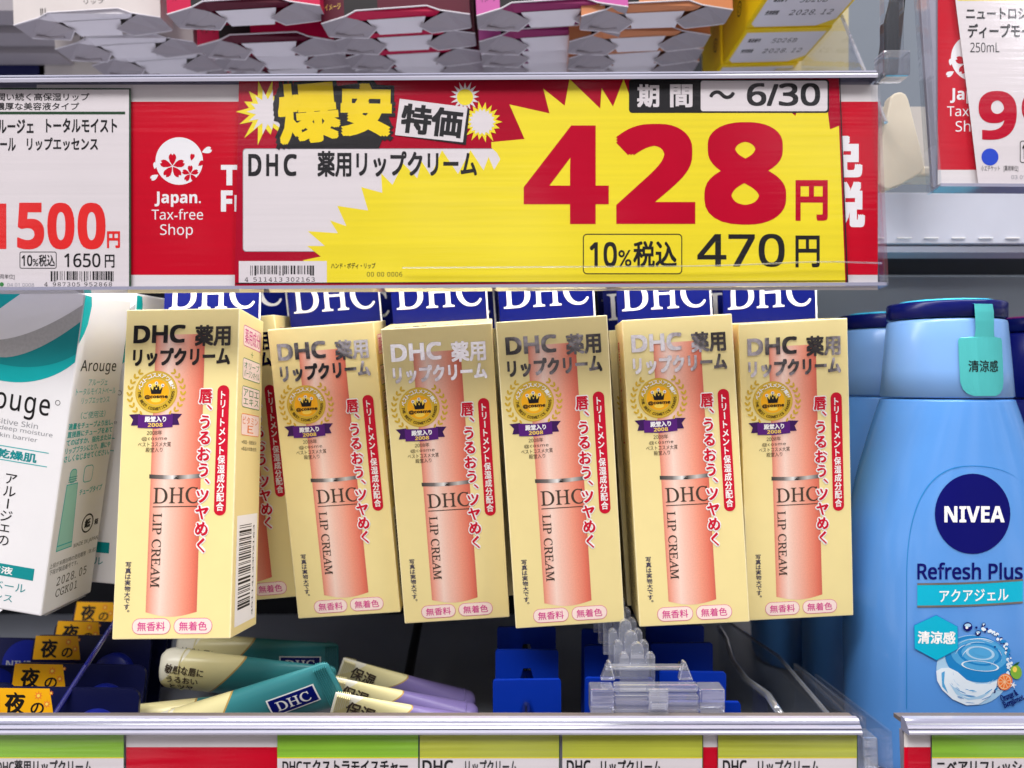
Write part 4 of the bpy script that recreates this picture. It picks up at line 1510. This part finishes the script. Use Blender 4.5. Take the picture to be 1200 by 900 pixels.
bx = G().box(.118, .150, .345, .40, .118, .22, 'yellow_carton').build('yellow_box')
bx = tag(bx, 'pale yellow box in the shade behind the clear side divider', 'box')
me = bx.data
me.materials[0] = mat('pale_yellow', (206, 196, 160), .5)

dv = empty('side_divider', pose(.126, .262, .0885), 'clear acrylic divider with a slanted edge beside the yellow cartons', 'divider')
G(None).solid([(0, 0, 0), (0, .075, 0), (0, .075, .06), (0, .040, .06), (.0012, 0, 0), (.0012, .075, 0), (.0012, .075, .06), (.0012, .040, .06)],
              [(0, 1, 2, 3), (4, 7, 6, 5), (0, 3, 7, 4), (0, 4, 5, 1), (3, 2, 6, 7), (1, 5, 6, 2)], 'clear_plate').build('clear_panel', dv)
G().tube([(.0006, 0, 0), (.0006, .040, .06)], .0007, 'clear_block', 6).build('slanted_edge', dv)
# clear end post of the neighbouring rail
po = empty('clear_post', pose(*at(1046, 45, .236)), 'clear acrylic post with dark clip between the two top rails', 'post')
P = Plane(po.matrix_world)
a, b = P.loc(1037, -25), P.loc(1060, 90)
G().box(a[0], b[0], 0, .004, b[1], a[1], 'clear_plate').build('upright', po, bevel=.0005)
a, b = P.loc(1034, 59), P.loc(1066, 90)
G().box(a[0], b[0], -.001, .006, b[1], a[1], 'clear_block').build('foot_block', po, bevel=.0008)
a, b = P.loc(1043, 18), P.loc(1049, 57)
G().box(a[0], b[0], .005, .007, b[1], a[1], 'shelf_dark').build('dark_clip', po, bevel=.0005)
pl = G().prism([(.0, .0), (.007, .004), (.010, .034), (.007, .036), (.003, .020)], 0, .002, 'shelf_dark').build('dark_latch', None, pose(*at(1027, 100, .25)))
tag(pl, 'small dark latch behind the right end of the sale rail', 'latch')
# what hangs behind at the far left
for x, z, w, m, lab in ((-.292, .165, .051, 'navy_carton', 'navy carton at the far left of the top shelf'), (-.245, .170, .060, 'kraft', 'plain greige carton behind the white ones on the top shelf')):
    r_ = empty('hanging_carton', pose(x, .40, z - .012), lab, 'carton')
    G().box(0, w, 0, .02, -.02, .09, m).build('carton_body', r_, bevel=.0006)
    if m == 'navy_carton':
        g = G(lambda a, b, off: (a * .001, -off, b * -.001))
        g.text('リップ', 6, 0, 16, 5, 'water_pale', 1, rot=-12)
        g.text('リップ', 24, 10, 34, 14, 'ink_grey', 1, rot=-6)
        g.build('front_print', r_)
for k in range(3):
    r_ = empty('hanging_carton', pose(-.232 - .012 * k, .345 + .02 * k, .1665 - .001 * k), ('grey carton edge poking out at the top left corner', 'second grey carton behind the top left corner one', 'deepest grey carton at the far top left')[k], 'carton')
    G().box(-.03, .03, 0, .014, 0, .05, 'grey_board').box(-.03, .03, -.0004, .0, .006, .013, 'soft_black').build('carton_body', r_)

# ------------------------------------------------------------------ lower shelf: small packs, tubes, tabs
def rr_pts(x0, z0, x1, z1, r):
    P = []
    for cx, cz, a in ((x1 - r, z1 - r, 0), (x0 + r, z1 - r, 90), (x0 + r, z0 + r, 180), (x1 - r, z0 + r, 270)):
        P += [(cx + r * math.cos(R(a + t)), cz + r * math.sin(R(a + t))) for t in range(0, 91, 18)]
    return P


def night_pack():
    root = empty('night_lip_pack')
    g = G(); g.prism(rr_pts(-.0215, -.045, .0215, 0, .003), 0, .0012, 'navy_card'); g.build('backing_card', root)
    f = lambda x, y, off: (x * .001, -off, -y * .001)
    g = G(f)
    g.poly([(-20.8, .3), (-5.5, .3), (-3.5, 8.5), (-20.8, 8.5)], 'orange_card', 1)
    g.text('夜', -18.4, 1.4, -12.3, 8, 'ink_black', 2, pen=.05)
    g.text('の', -10.6, 4.4, -6.6, 7.8, 'ink_black', 2, bold=.02)
    for x, y, r_ in ((-8.6, 2.4, 1.1), (-5.9, 4.8, 1.0), (-4.9, 1.6, .6)):
        g.star(x, y, r_ * 1.3, r_ * .6, 8, 'ink_orange', 2, .1)
        g.disc(x, y, r_ * .45, 'amber_light', 3, 10)
    g.build('orange_label', root)
    g = G()
    n = 28
    vs = []; fs = []
    for r_, y in ((.0072, 0), (.0070, -.0022), (.0060, -.0030), (0.0001, -.0032)):
        vs += [(.0095 + r_ * math.cos(2 * math.pi * j / n), y - .0001, -.0130 + r_ * math.sin(2 * math.pi * j / n)) for j in range(n)]
    for i in range(3):
        for j in range(n): fs.append((i * n + j, i * n + (j + 1) % n, (i + 1) * n + (j + 1) % n, (i + 1) * n + j))
    g.solid(vs, fs, 'navy_disc'); g.build('round_tin', root, smooth=True)
    return root


np_ = night_pack()
NP = [(0, 806, .235), (18, 776, .257), (47, 746, .282), (68, 725, .304), (93, 704, .330)]
NL = ['nearest navy lip pack with orange night label at the bottom left corner', 'second navy lip pack with orange night label from the bottom left corner',
      'middle navy lip pack with orange night label in the dim left stack', 'fourth navy lip pack, dim orange label under the white teal carton', 'farthest navy lip pack, its orange label barely seen in the dark']
for i, (px, py, Y) in enumerate(NP):
    o = np_ if i == 0 else copy_tree(np_)
    v = at(px, py, Y)
    o.matrix_world = pose(v.x + .0207 + (0, .0008, -.0014, .0010, -.0006)[i], v.y, v.z + (0, -.0006, .0005, -.0012, -.0005)[i], 2 + (0, 2, -2, 3, -1)[i], -7 - 3 * i, (1.5, 2.6, .4, 3.2, 1.2)[i])
    tag(o, NL[i], 'lip pack', 'navy lip packs with orange night labels')
dk_ = None
for i, (px, py, Y) in enumerate(((-20, 780, .262), (-40, 800, .244), (20, 748, .288))):
    root = empty('navy_lip_pack', pose(*at(px, py, Y), 3, -7, 2), ('dark navy round-tin pack at the left edge above the nearest orange label', 'dark navy pack cut by the left edge beside the nearest orange label', 'dark navy round-tin pack in the shade under the white teal carton')[i], 'lip pack', 'plain navy lip packs')
    G().prism(rr_pts(-.02, -.04, .0155 - .004 * (i == 2), 0, .004), 0, .0012, 'navy_card').build('backing_card', root)
    g = G(lambda x, y, off: (x * .001, -off, -y * .001))
    g.disc(4, 9, 8.5, 'navy_disc', 1, 30)
    g.text('NIVEA', -3, 8, 9, 10.6, 'ink_grey', 2, 'bold')
    g.build('round_logo', root)
v0, v1 = at(56, 850, .2275), at(136, 726, .254)
tag(G().tube([v0, v0.lerp(v1, .5) + Vector((.0006, 0, .001)), v1], .0008, 'blue_rod').build('blue_rod'), 'glossy blue divider rod running back between the navy packs', 'rod')


def tube_print(main, tip, L, w):
    key = main + '_print_%d' % round(w * 1e4)
    if key in MATS: return key
    m = MATS[main].copy(); m.name = key
    nt = m.node_tree; p = nt.nodes['Principled BSDF']
    old = p.inputs['Base Color'].links[0].from_socket
    tc = nt.nodes.new('ShaderNodeTexCoord'); sx_ = nt.nodes.new('ShaderNodeSeparateXYZ')
    nt.links.new(tc.outputs['Object'], sx_.inputs[0])
    mu = nt.nodes.new('ShaderNodeMath'); mu.operation = 'MULTIPLY_ADD'
    mu.inputs[1].default_value = -.12 * L / w; mu.inputs[2].default_value = 0
    nt.links.new(sx_.outputs['Z'], mu.inputs[0])
    ad = nt.nodes.new('ShaderNodeMath'); ad.operation = 'ADD'
    nt.links.new(sx_.outputs['X'], ad.inputs[0]); nt.links.new(mu.outputs[0], ad.inputs[1])
    mr = nt.nodes.new('ShaderNodeMapRange')
    mr.inputs['From Min'].default_value = -L / 2; mr.inputs['From Max'].default_value = L / 2
    nt.links.new(ad.outputs[0], mr.inputs['Value'])
    r = nt.nodes.new('ShaderNodeValToRGB'); r.color_ramp.interpolation = 'CONSTANT'
    c = [lin(v) for v in {'tube_cream': (236, 226, 170)}[tip]] + [1]
    els = r.color_ramp.elements
    els[0].position = 0; els[0].color = [lin(v) for v in (244, 240, 222)] + [1]
    els[1].position = .05; els[1].color = c
    e = els.new(.36); e.color = [lin(v) for v in (196, 158, 84)] + [1]
    e = els.new(.374); e.color = (0, 0, 0, 1)
    gt = nt.nodes.new('ShaderNodeMath'); gt.operation = 'GREATER_THAN'; gt.inputs[1].default_value = .374
    nt.links.new(mr.outputs['Result'], r.inputs['Fac']); nt.links.new(mr.outputs['Result'], gt.inputs[0])
    mx = nt.nodes.new('ShaderNodeMixRGB')
    nt.links.new(gt.outputs[0], mx.inputs['Fac']); nt.links.new(r.outputs['Color'], mx.inputs[1]); nt.links.new(old, mx.inputs[2])
    nt.links.new(mx.outputs['Color'], p.inputs['Base Color'])
    MATS[key] = m
    return key


def lip_tube(main, tip, L=.060, w=.0125, logo=True, txt=('敏感な唇に', 'うるおい', 'とツヤ'), big=None, flare=True):
    """flattened tube lying on its side: wide crimp at the left, rounded shoulder at the right"""
    root = empty('lip_tube')
    def sect(t):
        if flare:
            a = w * (.86 + .18 * t); b = .0056 * (1 - t) ** .6 + .0006
            if t < .06: k = math.sqrt(max(0, 1 - ((.06 - t) / .06) ** 2)); a *= .75 + .25 * k; b *= .3 + .7 * k
            if t > .97: a *= 1 - .12 * ((t - .97) / .03) ** 2
        else:
            a = w * (1.04 - .34 * t); b = .0008 + .0036 * min(1, t * 1.15)
            if t > .93: k = math.sqrt(max(0, 1 - ((t - .93) / .07) ** 2)); a *= .4 + .6 * k; b *= .3 + .7 * k
        return a, b
    n = 24
    g = G(); vs = []; fs = []
    N = 60
    for i in range(N + 1):
        t = i / N
        x = -L / 2 + L * t
        a, b = sect(t)
        for j in range(n):
            q = 2 * math.pi * j / n
            vs.append((x, -b * math.sin(q), a * math.cos(q)))
    for i in range(N):
        for j in range(n):
            fs.append((i * n + j, i * n + (j + 1) % n, (i + 1) * n + (j + 1) % n, (i + 1) * n + j))
    fs.append(tuple(range(n))); fs.append(tuple(N * n + j for j in range(n)))
    g.solid(vs, fs, tube_print(main, tip, L, w))
    g.build('tube_body', root, smooth=True)
    # pressed crimp with its fine ribs, and the cap's seam
    sg = 1 if flare else -1
    g = G()
    for k in range(7):
        x = sg * (L / 2 - .0008 - k * .0006)
        a_, b_ = sect((x + L / 2) / L)
        g.box(x - .00012, x + .00012, -b_ - .0002, b_ + .0002, -a_ * .9, a_ * .9, main if flare else tip)
    g.build('crimp', root)
    t_ = .13 if flare else .9
    a_, b_ = sect(t_)
    x = -L / 2 + L * t_
    ring = [(x, -(b_ + .0001) * math.sin(2 * math.pi * j / 40), (a_ + .0001) * math.cos(2 * math.pi * j / 40)) for j in range(41)]
    G().tube(ring, .0002, tip if flare else main, 6).build('cap_seam', root, smooth=True)

    def yf(x, z):
        t = min(max((x + L / 2) / L, 0), 1); a, b = sect(t)
        return -b * math.sqrt(max(0, 1 - (z / a) ** 2))
    f = lambda x, y, off: (x * .001, yf(x * .001, -y * .001) - off - .0002, -y * .001)
    if logo:
        g = G(f); g.sub = 2.5
        A = L * 500
        g.rect(A - 21, -3.6, A - 6, 2.6, 'ink_white', 2)
        g.rect(A - 20.5, -3.2, A - 6.5, 2.2, 'header_blue', 3)
        g.text('DHC', A - 18.8, -2.2, A - 8.2, 1.3, 'ink_white', 4, 'serif', bold=.015)
        g.build('logo_label', root)
    g = G(f)
    A = L * 500
    if big: g.text(big, -A + 4, -3.6, -A + 13, 1.6, 'ink_brown', 2, bold=.02, rot=6)
    else:
        for i, t in enumerate(txt): g.text(t, -A + 3.4 + (.8 * i), -5.0 + i * 3.2, -A + 3.4 + .8 * i + len(t) * 2.6, -2.4 + i * 3.2, 'ink_brown', 2, pen=.03, rot=3)
    g.build('tip_lettering', root)
    return root


def cyl(*a): return pose(*a)


t0 = lip_tube('tube_teal', 'tube_cream', w=.0080)
TT = [((288, 832), .2365, 3, -19, 'nearest teal lip tube, blue logo on its raised end, tilted against the rail'),
      ((240, 842), .246, 4, -6, 'teal lip tube whose long cream end lies flat just above the rail'),
      ((292, 793), .264, -4, 6.5, 'middle teal lip tube whose cream end shows three lines of writing'),
      ((303, 769), .288, -2, 4, 'farthest teal lip tube, dim, just under the yellow barcode carton')]
for i, (p, Y, yaw, roll, lab) in enumerate(TT):
    o = t0 if i == 0 else copy_tree(t0)
    o.matrix_world = pose(*at(*p, Y), yaw, 20, roll)
    tag(o, lab, 'lip tube', 'teal and cream lip tubes')
v = lip_tube('tube_violet', 'tube_cream', L=.050, w=.0054, logo=False, flare=False, big='保湿')
VV = [((484, 842), .2385, 4, 15, 'nearest violet lip tube, only its pale cream end rising above the rail'), ((474, 824), .256, 0, 15, 'middle violet lip tube lying slanted between two others'), ((478, 805), .275, 0, 20, 'upper violet lip tube, darkest of the three slanted ones')]
for i, (p, Y, yaw, roll, lab) in enumerate(VV):
    o = v if i == 0 else copy_tree(v)
    o.matrix_world = pose(*at(*p, Y), yaw, 25, roll)
    tag(o, lab, 'lip tube', 'violet and cream lip tubes')

# blue slotted tabs strung on rods
def tab():
    P = rr_pts(-.0105, -.034, .0105, 0, .0009)
    root = empty('slotted_tab')
    g = G(); hole = [(-.0018, -.016), (.0018, -.016), (.0024, -.010), (.0012, -.006), (-.0012, -.006), (-.0024, -.010)]
    loops = [[Vector((p[0], p[1], 0)) for p in P], [Vector((p[0], p[1], 0)) for p in hole]]
    tri = tessellate_polygon(loops)
    A = P + hole; n = len(A)
    g.solid([(p[0], 0, p[1]) for p in A] + [(p[0], .0014, p[1]) for p in A], [tuple(t) for t in tri] + [tuple(i + n for i in t) for t in tri], 'clip_blue')
    k = len(P)
    g.solid([(p[0], 0, p[1]) for p in P] + [(p[0], .0014, p[1]) for p in P], [(i, (i + 1) % k, (i + 1) % k + k, i + k) for i in range(k)], 'clip_blue')
    g.build('tab_plate', root)
    return root


tb = tab()
TABS = [((617.5, 797), .238), ((617.5, 762), .258), ((617, 735), .277), ((726, 795), .238), ((722, 757), .258), ((716, 738), .277), ((812, 788), .243), ((799, 754), .262), ((791, 733), .280), ((826, 823), .228)]
TD = ['front blue slotted tab of the left column under the middle carton', 'second blue slotted tab of the left column', 'back blue slotted tab of the left column, in shade',
      'blue slotted tab right behind the clear hook holder', 'blue slotted tab second behind the clear hook holder', 'dark blue slotted tab deepest behind the clear hook holder',
      'blue slotted tab of the right column behind the holder’s right block', 'wide blue slotted tab under the carton overlapping the rightmost one', 'shaded blue slotted tab at the back of the right column', 'lowest blue slotted tab at the rail, right of the clear holder']
for i, (p, Y) in enumerate(TABS):
    o = tb if i == 0 else copy_tree(tb)
    v_ = at(*p, Y)
    o.matrix_world = pose(v_.x, v_.y, v_.z, random.uniform(-1.5, 1.5), 0, random.uniform(-.8, .8))
    tag(o, TD[i].replace('’', "'"), 'tab', 'blue slotted tabs on the lower hooks')
for (xa_, ya_), (xb_, yb_), lab in (((618, 845), (615, 730), 'steel rod threading the left column of blue tabs'), ((722, 850), (712, 730), 'steel rod behind the clear hook holder'), ((818, 838), (779, 720), 'steel rod threading the right column of blue tabs')):
    a, b = at(xa_, ya_, .232), at(xb_, yb_, .31)
    a.z -= .008; b.z -= .008
    tag(G().tube([a, b], .0013, 'metal_rod').build('hook_rod'), lab, 'hook', 'steel rods of the lower hooks')
a, b = at(468, 850, .262), at(492, 720, .36)
tag(G().tube([a, b], .002, 'shelf_dark').build('dark_bar'), 'dark support bar standing behind the violet tubes', 'bar')

# clear hook holder
ch = empty('clear_hook_holder', pose(*at(771, 838, .2185)), 'clear plastic hook holder clipped on the lower rail, prongs pointing back', 'hook holder')
P = Plane(ch.matrix_world)
def cb(x0, y0, x1, y1, d0, d1, name, bevel=.0005):
    a, b = P.loc(x0, y0), P.loc(x1, y1)
    return G().box(a[0], b[0], d0, d1, b[1], a[1], 'clear_block').build(name, ch, bevel=bevel)
cb(692, 808, 720, 838, 0, .006, 'end_block'); cb(821, 808, 850, 838, 0, .006, 'end_block')
cb(720.5, 817, 820.5, 838, .001, .004, 'front_bar')
cb(720.5, 806, 820.5, 815, .002, .005, 'upper_bar')
cb(713, 792, 812, 797, .007, .010, 'back_bar')
cb(760, 806.5, 783, 838, -.0008, .0006, 'centre_lug')
cb(762, 822, 780, 829, -.0018, -.0010, 'slot_frame')
for x0 in (706, 800):
    sg = 1 if x0 < 750 else -1
    a0 = [(x0, 806), (x0 + 18, 806), (x0 + (13 if sg > 0 else 9), 784), (x0 + (9 if sg > 0 else 5), 783)]
    G().prism([P.loc(*q) for q in a0], .005, .0075, 'clear_block').build('side_fin', ch, bevel=.0004)
for k in range(6):
    x, y, Y = 754 - k * 4.2, 786 - k * 7.6, .010 + k * .0052
    c0 = P.loc(x, y)
    def lobe(cx, h, r_):
        return [(c0[0] + cx + r_ * math.cos(R(t)), c0[1] + h + r_ * math.sin(R(t))) for t in range(0, 181, 30)]
    pts = [(c0[0] + .0052, c0[1] - .010)] + lobe(.0039, .0002, .0013) + [(c0[0] + .0022, c0[1] - .002)] + lobe(0, .0026, .0018) + [(c0[0] - .0022, c0[1] - .002)] + lobe(-.0039, .0002, .0013) + [(c0[0] - .0052, c0[1] - .010)]
    G().prism(pts, Y, Y + .0021, 'clear_block').build('prong', ch, bevel=.0004)

# clear curved divider and plate between tabs and bottles
def curved_plate():
    root = empty('clear_divider', None, 'clear divider plate with slanted top edge between blue tabs and lotion bottles', 'divider')
    a = at(980, 850, .222); b = at(842, 722, .345)
    d = Vector((b.x - a.x, b.y - a.y, 0))
    P = [(a, -.130), (b, -.130), (b, b.z), (at(912, 770, .276), at(912, 770, .276).z), (a, a.z)]
    vs = [(p.x, p.y, z) for p, z in P] + [(p.x + .0012, p.y + .0004, z) for p, z in P]
    n = len(P)
    G().solid(vs, [tuple(range(n)), tuple(range(n, 2 * n))[::-1]] + [(i, (i + 1) % n, (i + 1) % n + n, i + n) for i in range(n)], 'clear_plate').build('clear_panel', root)
    G().tube([(p.x, p.y, z + .0004) for p, z in P[2:]], .0007, 'clear_block', 6).build('top_edge', root)
    return root


curved_plate()
cv = empty('clear_tray_wall', None, 'curved clear tray wall sweeping down beside the clear divider', 'divider')
pth = [at(842, 735, .33), at(852, 752, .31), at(859, 775, .285), at(875, 797, .262), at(900, 815, .243), at(915, 838, .230)]
vs = []; fs = []
for k, p in enumerate(pth):
    vs += [tuple(p), (p.x, p.y, -.13)]
for k in range(len(pth) - 1): fs.append((2 * k, 2 * k + 2, 2 * k + 3, 2 * k + 1))
n0 = len(vs)
vs += [(x + .001, y + .0006, z) for x, y, z in vs]
fs += [tuple(i + n0 for i in f)[::-1] for f in fs]
G().solid(vs, fs, 'clear_plate').build('clear_panel', cv)
G().tube(pth, .0012, 'clear_block', 8).build('rounded_rim', cv, smooth=True)

# ------------------------------------------------------------------ lower price rail and its cards
ML = plane_from(0, 1200, 858, 858, .2135, .001, -.03)
a = at(0, 858, .2135)
v = Vector((0, .0022, .03)).normalized()
u = Vector((1, 0, 0)); y = v.cross(u)
ML = Matrix(((u.x, y.x, v.x, a.x), (u.y, y.y, v.y, a.y), (u.z, y.z, v.z, a.z), (0, 0, 0, 1)))
PL = Plane(ML)


def lower_rail(x0, x1, label):
    r = empty('price_rail', ML, label, 'price rail')
    xa, zt = PL.loc(x0, 858); xb, _ = PL.loc(x1, 858)
    zb = zt - .032
    G().box(xa, xb, .0016, .0030, zb, zt, 'rail_lip').build('backing', r)
    G().box(xa, xb, -.0019, -.0015, zb, zt - .0002, 'clear_sheet').build('clear_cover', r)
    prof = [(-.0022, 0), (-.0026, .0003), (-.0027, .0008), (-.0024, .0011), (-.0020, .0013), (-.0021, .0017), (-.0018, .0022), (-.0013, .0024), (-.0011, .0027), (-.0008, .0033), (-.0002, .0037), (.0014, .0039), (.0020, .0036), (.0020, 0)]
    g = G()
    bead(g, prof, xa, xb, zt, ['rail_plastic', 'rail_highlight', 'rail_highlight', 'rail_plastic', 'rail_dark_reflection', 'rail_highlight', 'rail_plastic', 'rail_dark_reflection', 'rail_plastic', 'rail_plastic', 'rail_highlight', 'rail_plastic', 'rail_plastic'])
    g.build('top_bead', r)
    G().box(xa, xb, .0022, .0060, zt + .0020, zt + .0032, 'ledge_brown').build('inner_ledge', r)
    return r


lower_rail(-140, 1006, 'long clear price rail along the bottom with green and olive cards')
lr2 = lower_rail(1060, 1400, 'short clear price rail at the bottom right corner under the blue bottle')
xa, zt = PL.loc(1059, 858); xb, _ = PL.loc(1005, 858)
gap = empty('clear_divider', ML, 'clear upright divider end in the gap of the lower rails', 'divider')
G().box(xb + .0006, xb + .0016, -.002, .05, zt - .032, zt + .0046, 'clear_plate').build('left_wall', gap)
G().box(xa - .0050, xa - .0042, -.002, .05, zt - .032, zt + .0010, 'clear_plate').build('right_wall', gap)
G().box(xb + .0030, xa - .0052, .004, .012, zt - .014, zt - .003, 'clear_block').build('cross_block', gap, bevel=.0006)


def lcard(x0, x1, band, lines, label, yb=888, tx=None, group='green and olive price cards in the lower rail'):
    r = empty('price_card', ML, label, 'price card', group)
    g = G(PL.fmap)
    g.rect(x0, 858.6, x1, 985, 'card_white', 0)
    g.rect(x0, 858.6, x1, yb, band, 1)
    g.rect(x0, yb - .6, x1, yb + .6, 'sale_yellow', 1.5)
    g.rect(x1 - 1, 858.6, x1, 985, 'card_green', 2)
    for t, a, b in lines:
        g.text(t, a, 890.5, b, 906.5, 'ink_black', 2, bold=.03)
    g.text('980', x0 + 20, 925, x0 + 110, 965, 'price_red', 2, 'bold')
    g.build('printed_card', r)
    return r


lcard(-60, 146, 'band_green', (('DHC薬用リップクリーム', -4, 108),), 'bright green price card at the bottom left corner of the lower rail')
lcard(325, 491, 'band_green', (('DHCエクストラモイスチャー', 331, 478),), 'bright green price card right of the red gap in the lower rail')
lcard(492, 656, 'band_olive', (('DHC', 495, 531), ('リップクリーム', 545, 606)), 'olive price card below the violet tubes, just right of a bright green card')
lcard(659, 824, 'band_olive', (('DHC', 664, 692), ('リップクリーム', 704, 775)), 'olive price card directly below the clear hook holder')
lcard(841.5, 1005, 'band_olive', (('DHC', 847, 875), ('リップクリーム', 888, 960)), 'olive price card right of the thin red strip, left of the rail gap')
lcard(1092, 1300, 'band_green', (('ニベアリフレッシュプラス', 1097, 1248),), 'bright green price card at the bottom right corner below the blue bottle')
for x0, x1, lab in ((147, 324.5, 'wide red and white tax-free strip in the lower rail under the teal tubes'), (825, 841, 'narrow red and white tax-free strip between two olive cards'), (1061, 1091.5, 'red and white tax-free strip left of the bottom right green card')):
    r = empty('tax_free_strip', ML, lab, 'sign', 'red tax-free strips in the lower rails')
    g = G(lambda x, y, off: PL.fmap(x, y, off - .0006))
    g.rect(x0 - .4, 858.6, x1 + .4, 985, 'strip_white', 0)
    g.rect(x0 - .4, 876.5, x1 + .4, 975, 'taxfree_red', 1)
    g.build('printed_strip', r)
